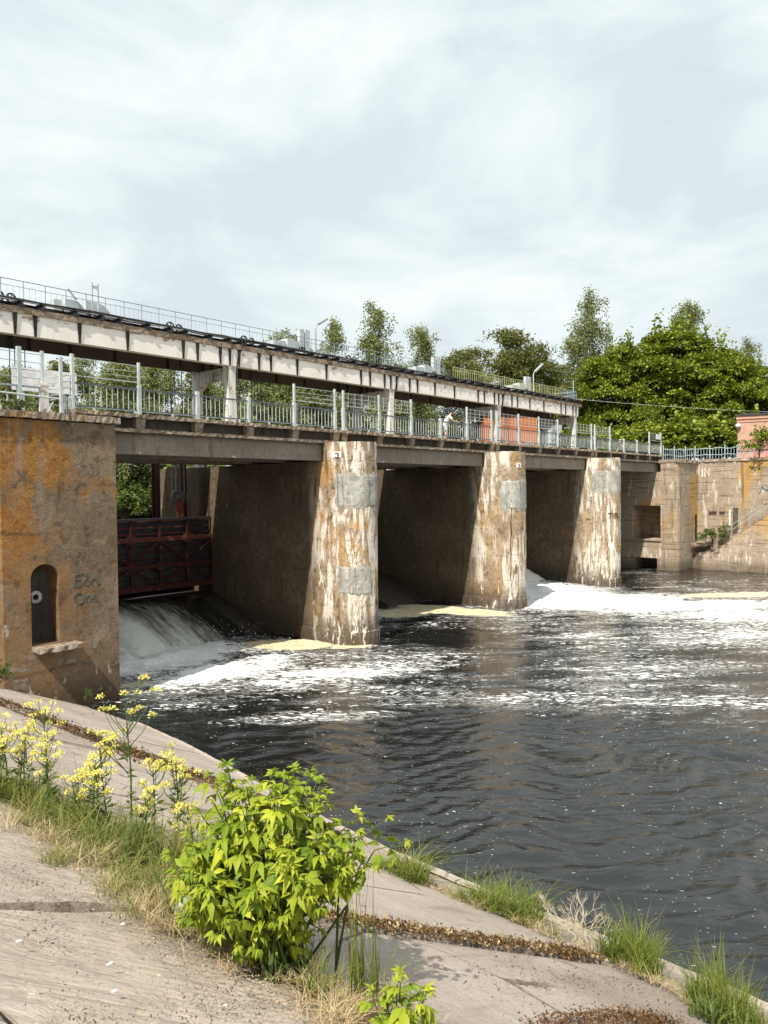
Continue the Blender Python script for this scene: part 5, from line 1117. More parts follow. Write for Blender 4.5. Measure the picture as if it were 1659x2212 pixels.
x_, y_ = cam_pt(1640, 66.5); plant(shm, 0, (x_, y_, 9.7), 3.0, 'round yellow green bush in front of the pink building', None, .95, 4.0)
x_, y_ = cam_pt(1540, 67.3); plant(shp, 0, (x_, y_, 1.9), 2.0, 'wild bush growing on the broken ledge below the far wing wall', None, 1.15, 4.0)
x_, y_ = cam_pt(1568, 67.6); plant(shp, 1, (x_, y_, 2.9), 1.2, 'small bush at the foot of the far stairs', None, 1.1, 4.0)
plant(shp, 0, (9.4, 24.2, 1.2), 1.0, 'dark green bush at the left foot of the orange abutment', None, .8, 4.0)
plant(shp, 0, (12.35, 24.25, .1), .62, 'small nettle like weed against the abutment foot', None, .45, 4.0)
plant(shp, 0, (9.6, 26.0, 9.95), .75, 'weedy bush on top of the abutment at the left edge', None, 1.6, 4.0)
plant(shp, 0, (11.0, 26.05, 9.95), .6, 'weed clump on top of the abutment near the wicket gate', None, 1.7, 4.0)

# ------------------------------------------------------------------ people
def skin_fig(name, mat, verts, edges, radii, parent, lv=1):
    o = Vector(parent_origin(parent)); me = bpy.data.meshes.new(name); me.from_pydata([tuple(Vector(v) - o) for v in verts], edges, []); me.materials.append(M[mat])
    ob_ = bpy.data.objects.new(name, me); col.objects.link(ob_); ob_.parent = parent
    md = ob_.modifiers.new('skin', 'SKIN'); md.use_smooth_shade = True
    for i, r in enumerate(radii): me.skin_vertices[0].data[i].radius = (r, r) if not isinstance(r, tuple) else r
    for i in range(len(verts)): me.skin_vertices[0].data[i].use_root = (i == 0)
    sb = ob_.modifiers.new('sub', 'SUBSURF'); sb.levels = lv; sb.render_levels = lv; return ob_
def person(base, fwd, label, pose, shirt, shorts, hat, shoe):
    f = Vector(fwd).normalized(); s = Vector((-f.y, f.x, 0)); B = Vector(base); t = thing('person', label, 'person', base)
    W = lambda a, b, z: B + f * a + s * b + Vector((0, 0, z)); p = pose; P = {k: W(*v) for k, v in p.items()}
    names = ['pel', 'belly', 'chest', 'neck', 'head', 'crown', 'shl', 'ell', 'wrl', 'hal', 'shr', 'elr', 'wrr', 'har', 'hil', 'knl', 'anl', 'tol', 'hir', 'knr', 'anr', 'tor']; ix = {n: i for i, n in enumerate(names)}
    E_ = [('pel', 'belly'), ('belly', 'chest'), ('chest', 'neck'), ('neck', 'head'), ('head', 'crown'), ('chest', 'shl'), ('shl', 'ell'), ('ell', 'wrl'), ('wrl', 'hal'), ('chest', 'shr'), ('shr', 'elr'), ('elr', 'wrr'), ('wrr', 'har'), ('pel', 'hil'), ('hil', 'knl'), ('knl', 'anl'), ('anl', 'tol'), ('pel', 'hir'), ('hir', 'knr'), ('knr', 'anr'), ('anr', 'tor')]
    R_ = [.13, .12, .14, .055, .095, .085, .06, .042, .03, .035, .06, .042, .03, .035, .085, .058, .04, .03, .085, .058, .04, .03]
    skin_fig('body', 'skin', [P[n] for n in names], [(ix[a], ix[b]) for a, b in E_], R_, t)
    mid = lambda a, b, k: P[a].lerp(P[b], k)
    v = [P['pel'], P['belly'], P['chest'], mid('chest', 'neck', .6), P['shl'], mid('shl', 'ell', .75), P['shr'], mid('shr', 'elr', .75)]
    skin_fig('shirt', shirt, v, [(0, 1), (1, 2), (2, 3), (2, 4), (4, 5), (2, 6), (6, 7)], [.155, .16, .17, .07, .085, .07, .085, .07], t)
    v = [P['pel'], P['hil'], mid('hil', 'knl', .95), P['hir'], mid('hir', 'knr', .95), mid('pel', 'belly', .4)]
    skin_fig('shorts', shorts, v, [(0, 1), (1, 2), (0, 3), (3, 4), (0, 5)], [.15, .115, .095, .115, .095, .14], t)
    for a, b in (('anl', 'tol'), ('anr', 'tor')): skin_fig('shoe', shoe, [P[a] + Vector((0, 0, -.02)), P[b]], [(0, 1)], [.052, .042], t)
    c = P['crown']; m = MB(); m.blob(tuple(c + Vector((0, 0, .02))), .108, 1, (10, 6), (1, 1, .75), .0); d = (p['head'][0] - p['neck'][0]); fr = f if 'look' not in p else f; lk = (P['look'] - P['head']).normalized(); q = c + lk * .09
    m.addf([tuple(q + s * .07 + Vector((0, 0, .0))), tuple(q - s * .07), tuple(q - s * .05 + lk * .08 - Vector((0, 0, .02))), tuple(q + s * .05 + lk * .08 - Vector((0, 0, .02))), tuple(q + s * .07 - Vector((0, 0, .012))), tuple(q - s * .07 - Vector((0, 0, .012))), tuple(q - s * .05 + lk * .08 - Vector((0, 0, .032))), tuple(q + s * .05 + lk * .08 - Vector((0, 0, .032)))], [(0, 1, 2, 3), (7, 6, 5, 4), (0, 4, 5, 1), (1, 5, 6, 2), (2, 6, 7, 3), (3, 7, 4, 0)]); m.build('cap', hat, t, True)
    m = MB(); h = P['head']; m.blob(tuple(h + lk * .098), .018, 2, (6, 4), (1, 1, 1.3), 0)
    for sg_ in (-1, 1): m.blob(tuple(h + s * sg_ * .095), .022, 3, (6, 4), (1, .6, 1.4), 0)
    m.build('nose_and_ears', 'skin', t, True)
    m = MB()
    for sg_ in (-1, 1): m.blob(tuple(h + lk * .09 + s * sg_ * .035 + Vector((0, 0, .03))), .011, 2, (6, 4), (1, 1, .7), 0)
    m.build('eyes', 'dark_cloth', t)
    for hd, wr in (('hal', 'wrl'), ('har', 'wrr')):
        dv = (P[hd] - P[wr]).normalized(); sv = dv.cross(Vector((0, 0, 1))); sv = sv.normalized() if sv.length > .01 else s
        m = MB()
        for k in range(4): a = P[hd] + dv * .03 + sv * (k - 1.5) * .018; m.tube([a, a + dv * (.05 - .006 * abs(k - 1)) - Vector((0, 0, .01)), a + dv * .07 - Vector((0, 0, .045))], [.0095, .009, .006], 5)
        a = P[wr] + dv * .03 + sv * .035; m.tube([a, a + dv * .04 + sv * .02, a + dv * .07 + sv * .01], [.011, .01, .007], 5); m.build('fingers', 'skin', t, True)
    return t
lean = dict(pel=(-.28, 0, .93), belly=(-.20, 0, 1.10), chest=(-.06, 0, 1.33), neck=(.05, 0, 1.47), head=(.12, .0, 1.57), crown=(.13, 0, 1.65), shl=(-.02, .19, 1.40), ell=(.10, .27, 1.12), wrl=(.12, .12, 1.36), hal=(.13, .06, 1.47), shr=(-.02, -.19, 1.40), elr=(.22, -.24, 1.10), wrr=(.44, -.20, 1.07), har=(.52, -.18, 1.06), hil=(-.28, .10, .90), knl=(-.18, .12, .50), anl=(-.26, .10, .08), tol=(-.10, .12, .03), hir=(-.28, -.10, .90), knr=(-.16, -.08, .49), anr=(-.34, -.02, .09), tor=(-.18, -.05, .03), look=(1.0, -.55, 1.45))
px, py = 36.5, 26.85
person((px, py, ZD), (.75, -.66, 0), 'person in white shirt, pale shorts and dark cap leaning on the railing', lean, 'white_cotton', 'pale_shorts', 'dark_cloth', 'white_cotton')
bend = dict(pel=(-.35, 0, .62), belly=(-.18, 0, .72), chest=(.08, 0, .86), neck=(.22, 0, .96), head=(.30, 0, 1.05), crown=(.31, 0, 1.13), shl=(.08, .18, .90), ell=(.25, .24, .66), wrl=(.42, .2, .48), hal=(.48, .18, .42), shr=(.08, -.18, .90), elr=(.26, -.26, .68), wrr=(.48, -.22, .50), har=(.55, -.2, .44), hil=(-.33, .1, .58), knl=(.05, .16, .46), anl=(-.18, .14, .08), tol=(0, .16, .03), hir=(-.33, -.1, .58), knr=(.05, -.16, .46), anr=(-.18, -.14, .08), tor=(0, -.16, .03), look=(1, 0, .7))
person((61.6, 27.6, ZD), (.8, -.6, 0), 'person in a white hat crouching behind the far railing', bend, 'dark_cloth', 'dark_cloth', 'white_cotton', 'white_cotton')

# ------------------------------------------------------------------ vegetation on the near bank
def leaflet_mesh(seed):
    """one compound leaf (three or five leaflets) along +X, hanging a little"""
    g = np.random.default_rng(seed); V = []; F = []; tone = []
    def leaflet(o, ang, L_, droop, tn):
        ca, sa = math.cos(ang), math.sin(ang); pr = [(0, .0), (.16, .17), (.38, .25), (.62, .19), (.82, .09), (1.0, 0)]; b = len(V); ln = []
        for i, (t, w) in enumerate(pr):
            x_ = t * L_; z_ = -droop * L_ * t * t; w_ = w * L_ * g.uniform(.88, 1.15); fold = .30 * w_; 
            ln.append((x_, z_, w_, fold))
        for x_, z_, w_, fo in ln:
            for sgn in (-1, 0, 1):
                lx, ly, lz = x_, sgn * w_, z_ + abs(sgn) * fo; V.append((o[0] + lx * ca - ly * sa, o[1] + lx * sa + ly * ca, o[2] + lz)); tone.append(tn)
        for i in range(5):
            for q in (0, 1): a = b + i * 3 + q; F.append((a, a + 3, a + 4, a + 1))
    n = 3 if seed % 3 else 5; R = .34; tn = g.uniform(.1, .95)
    leaflet((R, 0, 0), 0, .62, g.uniform(.5, 1.0), tn)
    for s in (-1, 1): leaflet((R - .03, 0, 0), s * g.uniform(.75, 1.05), .55, g.uniform(.5, 1.0), tn * g.uniform(.85, 1.1))
    if n == 5:
        for s in (-1, 1): leaflet((R * .5, 0, 0), s * g.uniform(.95, 1.25), .45, g.uniform(.5, .9), tn)
    b = len(V); 
    for x_, z_ in ((0, 0), (R, 0)):
        V.append((x_, -.008, z_)); V.append((x_, .008, z_)); tone += [tn, tn]
    F.append((b, b + 1, b + 3, b + 2)); return np.array(V), np.array(F), np.array(tone)
LEAVES = [leaflet_mesh(s) for s in range(9)]
def rot_to(d, roll):
    d = Vector(d).normalized(); s = Vector((0, 0, 1)).cross(d); s = s.normalized() if s.length > .05 else Vector((0, 1, 0)); u = d.cross(s)
    Rm = Matrix(((d.x, s.x, u.x), (d.y, s.y, u.y), (d.z, s.z, u.z))); return Rm @ Matrix.Rotation(roll, 3, 'X')
def leafy(name, label, cat, base, shoots, seed, ls, n_obj, leafmat_='lime_leaf', per=8):
    """shoots: list of (tip point, outward direction, length). leaves sit in opposite pairs along each shoot"""
    g = random.Random(seed); root = thing(name, label, cat, base); m = MB(); B = Vector(base); plc = []
    for tip, d, Ln in shoots:
        tip = Vector(tip); d = Vector(d).normalized(); st_ = tip - d * Ln; mid_ = B.lerp(st_, .55) + Vector((g.uniform(-.05, .05), g.uniform(-.05, .05), .08)); r0 = B + Vector((g.uniform(-.16, .16), g.uniform(-.16, .16), 0)); r0.z = BZ(r0.x) - .02
        m.tube([r0, mid_, st_, tip], [.011, .008, .005, .003], 5, False); sa = g.uniform(0, PI); u = d.orthogonal().normalized(); v = d.cross(u)
        npair = per // 2
        for k in range(npair):
            f_ = k / max(1, npair - 1); p = st_.lerp(tip, f_); an = sa + k * PI / 2 + g.uniform(-.3, .3); sz = ls * .96 * (1.0 - .55 * f_ ** 2.2) * g.uniform(.55, 1.3)
            for sgn in (0, PI):
                o_ = (u * math.cos(an + sgn) + v * math.sin(an + sgn)); dd = o_ * 1.0 + d * (.15 + .8 * f_ ** 2) + Vector((0, 0, -.10 * (1 - f_))); plc.append((p, dd, sz, g.uniform(-.45, .45), g.randrange(9), f_))
        plc.append((tip, d, ls * .42, 0, g.randrange(9), 1.0))
    m.build('stems', 'weed_stem', root, True)
    plc.sort(key=lambda q: (Vector(q[0]) - Vector((0, 0, 7.25))).length - q[2] * 2); protos = {}; rest = []
    for i, (p, dd, sz, roll, k, f_) in enumerate(plc):
        if i < n_obj:
            if k not in protos:
                V, F, tn = LEAVES[k]; ob_ = fast('leaf', V, F, leafmat_, None, tn, False, None, (0, 0, 0)); protos[k] = ob_; ob_.parent = root
            else: ob_ = bpy.data.objects.new('leaf', protos[k].data); col.objects.link(ob_); ob_.parent = root
            ob_.matrix_local = Matrix.Translation(Vector(p) - B) @ rot_to(dd, roll).to_4x4() @ Matrix.Scale(sz, 4)
        else: rest.append((p, dd, sz, roll, k))
    if rest:
        Vs = []; Fs = []; Ts = []; o = 0
        for p, dd, sz, roll, k in rest:
            V, F, tn = LEAVES[k]; Rm = np.array(rot_to(dd, roll)); Vs.append(V @ Rm.T * sz + np.array(p)); Fs.append(F + o); Ts.append(tn * .8); o += len(V)
        ob_ = fast('foliage', np.concatenate(Vs), np.concatenate(Fs), leafmat_, root, np.concatenate(Ts)); ob_['kind'] = 'stuff'
    return root
def bush_shoots(c, rx, rz, n, seed, base):
    g = random.Random(seed); out = []; Rv = Vector((cR.x, cR.y, 0)).normalized(); Fv = Vector((cF.x, cF.y, 0)).normalized()
    for i in range(n):
        th = g.uniform(0, 2 * PI); q = g.uniform(-.95, 1.0); rr = math.sqrt(max(0, 1 - q * q)); k = g.uniform(.80, 1.06) if i % 4 else g.uniform(.35, .7)
        taper = 1.0 if q > -.25 else 1.0 + (q + .25) * .55
        d = Rv * (rr * math.cos(th)) + Fv * (rr * math.sin(th) * .9) + Vector((0, 0, q)); p = Vector(c) + Rv * (rr * math.cos(th) * rx * k * taper) + Fv * (rr * math.sin(th) * rx * .8 * k * taper) + Vector((0, 0, q * rz * k))
        p.z = max(p.z, BZ(p.x) + .05); out.append((p, d + Vector((0, 0, .45)), g.uniform(.14, .28)))
    return out
bb = (3.19, 3.80, BZ(3.19)); bc = (3.16, 3.86, BZ(3.19) + .72)
leafy('ash_leaf_bush', 'big lime green bush with drooping pointed leaves on the slab joint', 'bush', bb, bush_shoots(bc, .65, .63, 176, 3, bb), 6, .165, 299, per=8)
sb_ = (3.27, 2.82, BZ(3.27))
sh_ = [(Vector(sb_) + Vector((a, b, h)), (a * 2, b * 2, 1), .15) for a, b, h in ((.02, -.02, .36), (-.10, .10, .27), (.14, -.12, .25), (.06, -.16, .31), (-.02, .05, .20), (.2, -.05, .17), (-.13, .0, .15), (.10, .08, .22), (-.04, -.12, .24))]
leafy('maple_sapling', 'small bright sapling at the bottom edge right of the big bush', 'sapling', sb_, sh_, 8, .17, 80, per=6)
leafy('maple_sapling', 'thin leaning shoot sticking out right of the big bush', 'sapling', (3.40, 3.62, BZ(3.40)), [((3.70, 3.26, 5.08), (.5, -.5, .5), .22), ((3.78, 3.18, 4.92), (.6, -.6, .2), .20), ((3.66, 3.22, 4.82), (.4, -.6, .1), .18)], 12, .15, 40, per=6)

def yellow_plant(base, h, seed, label, spread=.22):
    g = np.random.default_rng(seed); root = thing('yellow_wildflower', label, 'wildflower', base, 'yellow wildflowers on the bank'); m = MB(); B = np.array(base); LP = []; LD = []; LS = []; heads = []
    top = B + np.array([g.normal() * .06, g.normal() * .06, h]); m.tube([tuple(B), tuple(B * .5 + top * .5 + g.normal(size=3) * .02), tuple(top)], [.011, .008, .004], 5, False); heads.append(top)
    for i in range(int(8 + 6 * h)):
        t = g.uniform(.45, .92); p = B + (top - B) * t; az = g.uniform(0, 2 * PI); L_ = h * g.uniform(.16, .36) * (1.25 - t * .6); q = p + np.array([math.cos(az) * L_ * .7 * spread / .22, math.sin(az) * L_ * .7 * spread / .22, L_ * .95]); m.tube([tuple(p), tuple((p + q) / 2 + np.array([math.cos(az), math.sin(az), 0]) * .03), tuple(q)], [.005, .004, .003], 4, False); heads.append(q)
    for i in range(int(26 + 20 * h)):
        t = g.uniform(.03, .75); p = B + (top - B) * t; LP.append(p + g.normal(size=3) * .01); az = g.uniform(0, 2 * PI); LD.append(np.array([math.cos(az), math.sin(az), g.uniform(-.2, .6)])); LS.append(g.uniform(.07, .17) * (1.1 - t * .6))
    m.build('stem', 'weed_stem', root, True); V, F = leaf_quads(np.array(LP), np.array(LD), np.array(LS), .3, np.array([0, 0, 1.]), g); fast('leaves', V, F, 'shrub_leaf', root, np.repeat(g.uniform(0, 1, len(LP)), 4))
    for hd in heads:
        n = int(g.integers(32, 66)); q = unit(g.normal(size=(n, 3))); q[:, 2] = np.abs(q[:, 2]) * .9 - .25; P = hd + q * np.array([.042, .042, .040]) * g.uniform(.35, 1.15, (n, 1)); V, F = leaf_quads(P, q + .7 * g.normal(size=(n, 3)), g.uniform(.012, .022, n), .95, None, g); fast('flower_head', V, F, 'yellow_petal', root, np.repeat(g.uniform(0, 1, n), 4))
    return root
YF = [(3.85, 6.75, 1.42, 'tallest yellow flowering plant, rising in front of the abutment foot'), (4.35, 6.75, .95, 'yellow flowering stems just right of the tallest plant'), (3.55, 7.9, 1.05, 'yellow flowering plant standing apart left of the tallest one'), (3.45, 8.15, .62, 'low yellow flowers left of the grass strip'), (3.2, 8.5, .55, 'dense yellow flower clump near the left edge'), (3.1, 8.85, .58, 'yellow flowers cut by the left edge of the photo'), (3.7, 7.25, .72, 'yellow flowers half way up, in front of the mossy joint'), (3.6, 6.9, .62, 'yellow flowers low in the middle of the grass'), (3.75, 6.4, .55, 'low yellow flowers right of the tallest plant'), (4.0, 6.05, .55, 'small yellow flowers near the grass top at right'), (4.6, 5.7, .7, 'thin single yellow flower stalk left of the big bush'), (3.4, 7.55, .70, 'pale yellow flowers between the two tall plants'), (3.3, 8.3, .75, 'bushy yellow flowers beside the lone plant at left'), (3.75, 7.0, .9, 'yellow flowers just left of the tallest stem'), (4.0, 6.6, .8, 'yellow flowers just right of the tallest stem, shorter'), (3.5, 7.1, .5, 'low yellow flowers in the densest grass'), (3.15, 8.65, .5, 'low yellow flowers beside the left edge clump'), (3.35, 8.75, .62, 'tall flowers of the left edge clump, at its back'), (3.05, 8.35, .45, 'lowest flowers of the left edge clump, at its front'), (3.5, 8.5, .68, 'yellow flowers between the left edge clump and the lone plant'), (5.6, 8.6, .6, 'sparse yellow flower over the mossy joint, far right of the tall plant')]
for i, (x_, y_, h, l) in enumerate(YF): yellow_plant((x_, y_, BZ(x_)), h * (1.0 if i else 1.06), 60 + i, l)

def grass(name, label, cat, pts, n, h, mat, width, seed, lean=(.15, .9), sig=.12, kind='stuff', zoff=0.0, clump=True):
    g = np.random.default_rng(seed); pts = np.array(pts, float); k = g.integers(0, len(pts) - 1, n) if len(pts) > 1 else np.zeros(n, int); t = g.uniform(0, 1, n)[:, None]
    P = (pts[k] * (1 - t) + pts[np.minimum(k + 1, len(pts) - 1)] * t); P = P + g.normal(size=P.shape) * np.array(sig); X_ = np.concatenate([P[:, :2], (BZ(P[:, 0]) + zoff)[:, None]], 1)
    fac = np.ones(n)
    if clump:
        m_ = max(8, n // 45); ci = g.integers(0, n, m_); k2 = g.integers(0, m_, n); on = g.uniform(size=n) < .8; X_[on, :2] = X_[ci[k2[on]], :2] + g.normal(size=(on.sum(), 2)) * .055; X_[:, 2] = BZ(X_[:, 0]); hh = g.uniform(.45, 1.35, m_); fac = np.where(on, hh[k2], .7)
    V, F = blades(X_, fac * g.uniform(.45, 1.1, n) ** 1.2 * h, g.uniform(lean[0], lean[1], n), g.uniform(.6, 1.3, n) * width, g); o = fast(name, V, F, mat, None, np.repeat(g.uniform(0, 1, n), 8)); tag(o, label, cat, None, kind); return o
G = [(3.30, 3.6), (3.32, 4.4), (3.35, 5.2), (3.4, 6.0), (3.45, 6.8), (3.4, 7.6), (3.25, 8.6), (3.2, 10)]
grass('grass', 'wild green grass growing along the slab joint at left', None, G[0:7], 1900, .42, 'grass_blade', .008, 1, (.2, 1.3), (.20, .3))
grass('grass', 'taller grass behind the joint under the yellow flowers', None, [(3.8, 5.2), (3.9, 6.2), (3.8, 7.4), (3.5, 8.6)], 1000, .62, 'grass_blade', .008, 2, (.1, 1.0), (.16, .25))
grass('weeds', 'dark leafy weeds under the yellow flowers', None, [(3.7, 5.6), (3.8, 6.6), (3.5, 7.6), (3.2, 8.8)], 700, .45, 'shrub_leaf', .020, 21, (.2, 1.1), (.22, .3))
grass('dry_grass', 'long bent straw mixed into the green grass', None, G[0:7], 1300, .36, 'fresh_grass', .007, 22, (.3, 1.6), (.22, .3))
grass('dry_grass', 'yellowed dry grass on the near side of the joint', None, [(3.0, 3.9), (3.02, 4.6), (3.02, 5.4), (3.05, 6.2), (3.05, 6.9)], 1900, .20, 'dry_straw', .006, 3, (.5, 2.0), (.17, .25))
grass('dry_grass', 'yellow green short grass at the near edge of the joint', None, [(3.05, 4.2), (3.1, 5.2), (3.1, 6.4), (3.05, 7.4)], 1700, .28, 'grass_blade', .006, 13, (.4, 1.6), (.17, .25))
grass('dry_grass', 'straw and dead stalks under the big bush', None, [(3.0, 3.1), (3.3, 3.0), (3.55, 2.9), (3.2, 3.6)], 1100, .16, 'dry_straw', .005, 4, (.8, 2.2), (.16, .18))
grass('grass', 'leafy undergrowth below the left side of the big bush', None, [(3.15, 4.15), (3.2, 4.6)], 500, .42, 'shrub_leaf', .016, 5, (.15, .7), (.12, .16))
grass('grass_tuft', 'tall thin grass stalks right of the big bush', 'grass', [(3.42, 3.28), (3.46, 3.24)], 60, .85, 'fresh_grass', .010, 6, (.03, .2), (.035, .035), None)
grass('grass_tuft', 'dark green grass tuft by the water, nearest the bush', 'grass', [(7.32, 6.40), (7.42, 6.0)], 700, .46, 'fresh_grass', .011, 7, (.3, 1.4), (.12, .11), None)
grass('grass_tuft', 'long green grass tuft in the middle of the water edge', 'grass', [(7.6, 5.3), (7.75, 4.95), (7.9, 4.6)], 950, .44, 'fresh_grass', .011, 8, (.3, 1.5), (.12, .08), None)
grass('grass_tuft', 'bright yellow green grass tuft right of the dead twigs', 'grass', [(7.85, 3.62), (7.85, 3.35), (7.8, 3.1)], 900, .52, 'fresh_grass', .010, 9, (.12, 1.1), (.13, .08), None)
grass('grass_tuft', 'tall grass tuft at the bottom right corner', 'grass', [(7.55, 2.55), (7.45, 2.3), (7.3, 2.0)], 1000, .50, 'fresh_grass', .009, 10, (.08, .9), (.14, .10), None)
grass('grass_tuft', 'broad leaved weed at the foot of the corner grass', 'weed', [(7.15, 2.25), (7.05, 2.1)], 160, .26, 'shrub_leaf', .028, 11, (.3, 1.0), (.10, .10), None)
grass('dry_grass', 'dry straw along the joint near the water', None, [(7.3, 6.6), (7.5, 5.5), (7.65, 4.4), (7.6, 3.2), (7.2, 2.0)], 1300, .14, 'dry_straw', .006, 12, (.8, 2.4), (.10, .3))
grass('grass', 'thin scattered grass between the tufts along the water edge', None, [(7.2, 6.9), (7.45, 5.8), (7.7, 4.8), (7.85, 3.8), (7.7, 2.9), (7.3, 1.9)], 900, .26, 'grass_blade', .007, 41, (.2, 1.6), (.14, .3))
grass('grass', 'sparse sprigs growing out of the moss joint', None, [(4.6, 4.7), (6.0, 4.15), (7.3, 3.65)], 90, .16, 'grass_blade', .006, 42, (.1, 1.0), (.05, .05))
grass('grass', 'sprigs along the far mossy joint', None, [(7.3, 20), (7.9, 15), (8.4, 10.4), (8.3, 8.5)], 420, .30, 'grass_blade', .012, 43, (.2, 1.4), (.15, .3))
def twig_bush():
    g = random.Random(5); root = thing('dead_twig_bush', 'bleached dead twig bush beside the water edge', 'dead bush', (7.95, 4.05, BZ(7.95))); m = MB(); B = Vector((7.95, 4.05, BZ(7.95)))
    def br(p, d, L_, r, dep):
        q = p + d * L_; m.tube([p, p.lerp(q, .5) + Vector((g.uniform(-.01, .01),) * 3), q], [r, r * .8, r * .6], 4, False)
        if dep: 
            for _ in range(g.choice((2, 3))): br(q, (d + Vector((g.uniform(-.7, .7), g.uniform(-.7, .7), g.uniform(-.3, .5)))).normalized(), L_ * g.uniform(.55, .9), r * .65, dep - 1)
    for i in range(26): a = g.uniform(0, 6.28); br(B + Vector((g.uniform(-.18, .18), g.uniform(-.3, .3), 0)), Vector((math.cos(a) * .7, math.sin(a) * .7, g.uniform(.4, 1.1))).normalized(), g.uniform(.10, .20), .005, 3)
    m.build('twigs', 'pale_twig', root)
twig_bush()
# moss, litter, stones
def moss(name, label, pts, n, r, seed, mat='moss_clump', sig=.1, flat=.45):
    g = np.random.default_rng(seed); pts = np.array(pts, float); m = MB(); T = []
    for i in range(n):
        k = g.integers(0, max(1, len(pts) - 1)); t = g.uniform(); p = pts[k] * (1 - t) + pts[min(k + 1, len(pts) - 1)] * t + g.normal(size=2) * np.array(sig); rr = r * g.uniform(.4, 1.3); m.blob((p[0], p[1], BZ(p[0]) + .006), rr, int(g.integers(1e6)), (6, 4), (g.uniform(.7, 1.8), 1, flat), .4)
    V = np.array(m.v); F = np.array(m.f); o = fast(name, V, F, mat, None, np.repeat(g.uniform(0, 1, n), 30), False); tag(o, label, None, None, 'stuff'); return o
def flakes(name, label, pts, n, size, seed, mat, sig, tilt=.5, lump=.5):
    """crusty moss and leaf litter: thin curled flakes lying at random tilts, gathered in lumps"""
    g = np.random.default_rng(seed); pts = np.array(pts, float); c = g.uniform(0, len(pts) - 1.001, max(6, n // 40)); k = g.choice(len(c), n); f = c[k] + g.normal(size=n) * .06; f = np.clip(np.where(g.uniform(size=n) < lump, f, g.uniform(0, len(pts) - 1.001, n)), 0, len(pts) - 1.001)
    i = f.astype(int); t = (f - i)[:, None]; P = pts[i] * (1 - t) + pts[i + 1] * t + g.normal(size=(n, 2)) * np.array(sig); X_ = np.concatenate([P, (BZ(P[:, 0]) + .012 + np.abs(g.normal(size=n)) * .014)[:, None]], 1)
    D = g.normal(size=(n, 3)) * np.array([1, 1, tilt]); D[:, 2] -= .44 * D[:, 0]; V, F = leaf_quads(X_, D, g.uniform(.4, 1.3, n) * size, .7, np.array([.4, 0, 1.0]), g); V[1::4, 2] += size * .25; V[3::4, 2] -= size * .1
    o = fast(name, V, F, mat, None, np.repeat(g.uniform(0, 1, n) ** 1.5, 4)); tag(o, label, None, None, 'stuff'); return o
ML = [(4.45, 4.80), (5.2, 4.48), (6.0, 4.15), (6.9, 3.82), (7.45, 3.62)]
flakes('moss', 'brown moss and litter filling the joint running down to the water', ML, 4200, .032, 1, 'moss_clump', (.11, .085), 1.0, .75)
flakes('moss', 'straw scraps caught in the moss of the joint', ML, 700, .045, 31, 'dry_straw', (.10, .09), .5, .4)
flakes('moss', 'brown and ochre moss patch at the bottom edge', [(4.5, 2.55), (5.2, 2.60), (5.9, 2.45), (6.2, 2.3)], 2600, .026, 2, 'moss_clump', (.16, .09), .8, .88)
flakes('moss', 'dark moss along the far joint by the abutment', [(7.3, 21), (7.7, 18), (7.9, 15), (8.1, 12.5), (8.35, 10.4)], 4200, .055, 3, 'moss_clump', (.34, .3), .6, .75)
flakes('moss', 'dark flakes of lichen scattered on the smooth slabs', [(4.2, 3.6), (5.0, 3.3), (5.8, 3.3), (6.6, 3.0), (7.0, 2.6)], 420, .022, 33, 'moss_clump', (.25, .25), .3, .93)
flakes('debris', 'pale grit and crumbled concrete along the near slab joint', [(2.95, 2.8), (2.9, 4.0), (2.85, 5.5), (2.8, 7.0), (3.0, 8.5)], 2600, .017, 4, 'dry_straw', (.15, .3), .4, .5)
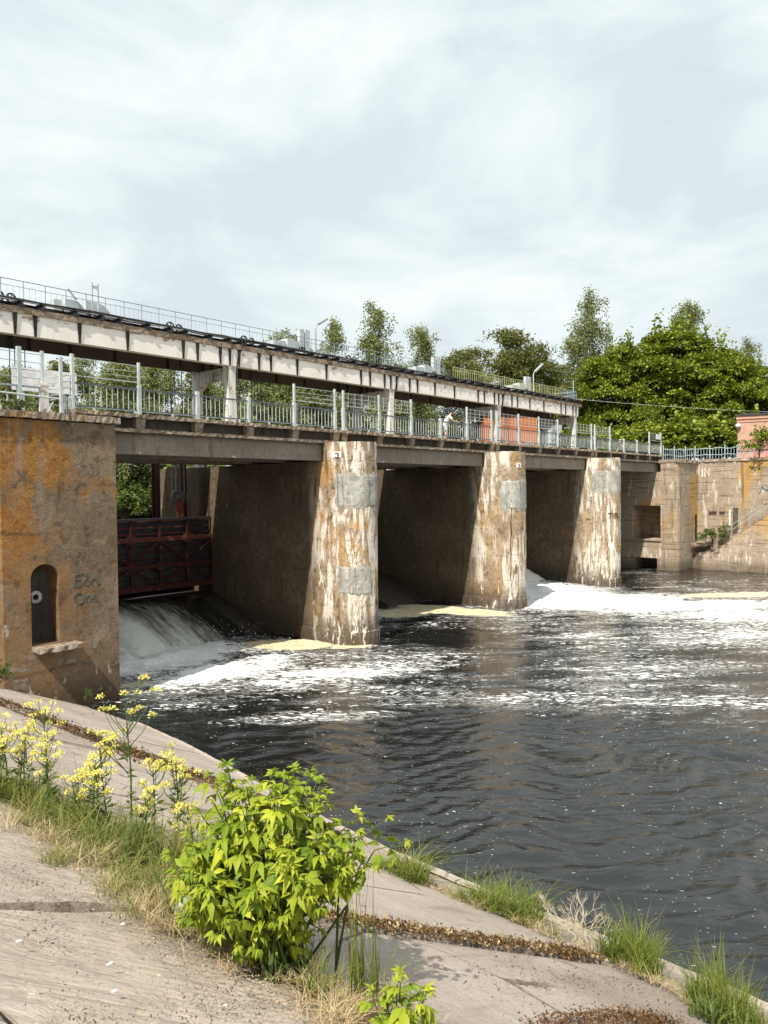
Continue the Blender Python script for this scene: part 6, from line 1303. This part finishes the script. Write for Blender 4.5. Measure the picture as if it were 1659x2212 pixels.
flakes('debris', 'crumbs of dirt gathered in patches on the ribbed slabs', [(1.6, 3.0), (1.9, 4.2), (2.2, 5.6), (2.5, 4.4), (2.6, 3.4), (2.0, 3.3)], 1500, .016, 5, 'soil', (.10, .14), .5, .85)
moss('debris', 'small stones between the two grass tufts by the water', [(7.55, 5.75), (7.6, 5.6)], 40, .03, 6, 'pebble', (.05, .08), .7)
gl_ = np.random.default_rng(44); 
def chips():
    P = []; 
    for i in range(900):
        k = gl_.uniform(); x_, y_ = (gl_.uniform(1.5, 3.0), gl_.uniform(2.6, 7)) if k < .6 else (gl_.uniform(3.6, 7.4), gl_.uniform(2.2, 5)); P.append((x_, y_, BZ(x_) + .016))
    P = np.array(P); D = gl_.normal(size=P.shape); D[:, 2] = -.44 * D[:, 0]; V, F = leaf_quads(P, D, gl_.uniform(.008, .03, len(P)), .4, np.array([.4, 0, 1.0]), gl_); o = fast('fallen_leaf_scraps', V, F, 'dry_straw', None, np.repeat(gl_.uniform(0, 1, len(P)), 4)); tag(o, 'dry leaf scraps scattered over the slabs', None, None, 'stuff')
chips()
tn = thing('crushed_tin', 'crushed round green tin lid lying in the dry grass left of the bush', 'litter', (3.05, 4.62, BZ(3.05)))
m = MB(); m.blob((3.05, 4.62, BZ(3.05) + .10), .085, 9, (12, 6), (1, .35, 1.05), .08); m.build('lid', 'faded_green_tin', tn, True)
LT = [((3.1, 4.42), 'white paper scrap beside the crushed tin'), ((2.52, 4.55), 'white shell like scrap on the ribbed slab, left of the tin'), ((2.1, 3.95), 'white scrap on the ribbed slab low at left'), ((1.95, 3.62), 'small white scrap near the bottom edge, left of centre'), ((2.45, 3.35), 'thin white scrap below the big bush'), ((1.75, 4.3), 'white crumb near the lower left corner')]
for i, ((x_, y_), l) in enumerate(LT):
    g = random.Random(i); m = MB(); m.blob((x_, y_, BZ(x_) + .02), .011, i, (8, 4), (1.6 * g.uniform(.8, 1.2), .8, .35), .25); o = m.build('paper_scrap', 'litter_white', None, False, (x_, y_, BZ(x_))); tag(o, l, 'litter', 'white litter scraps')
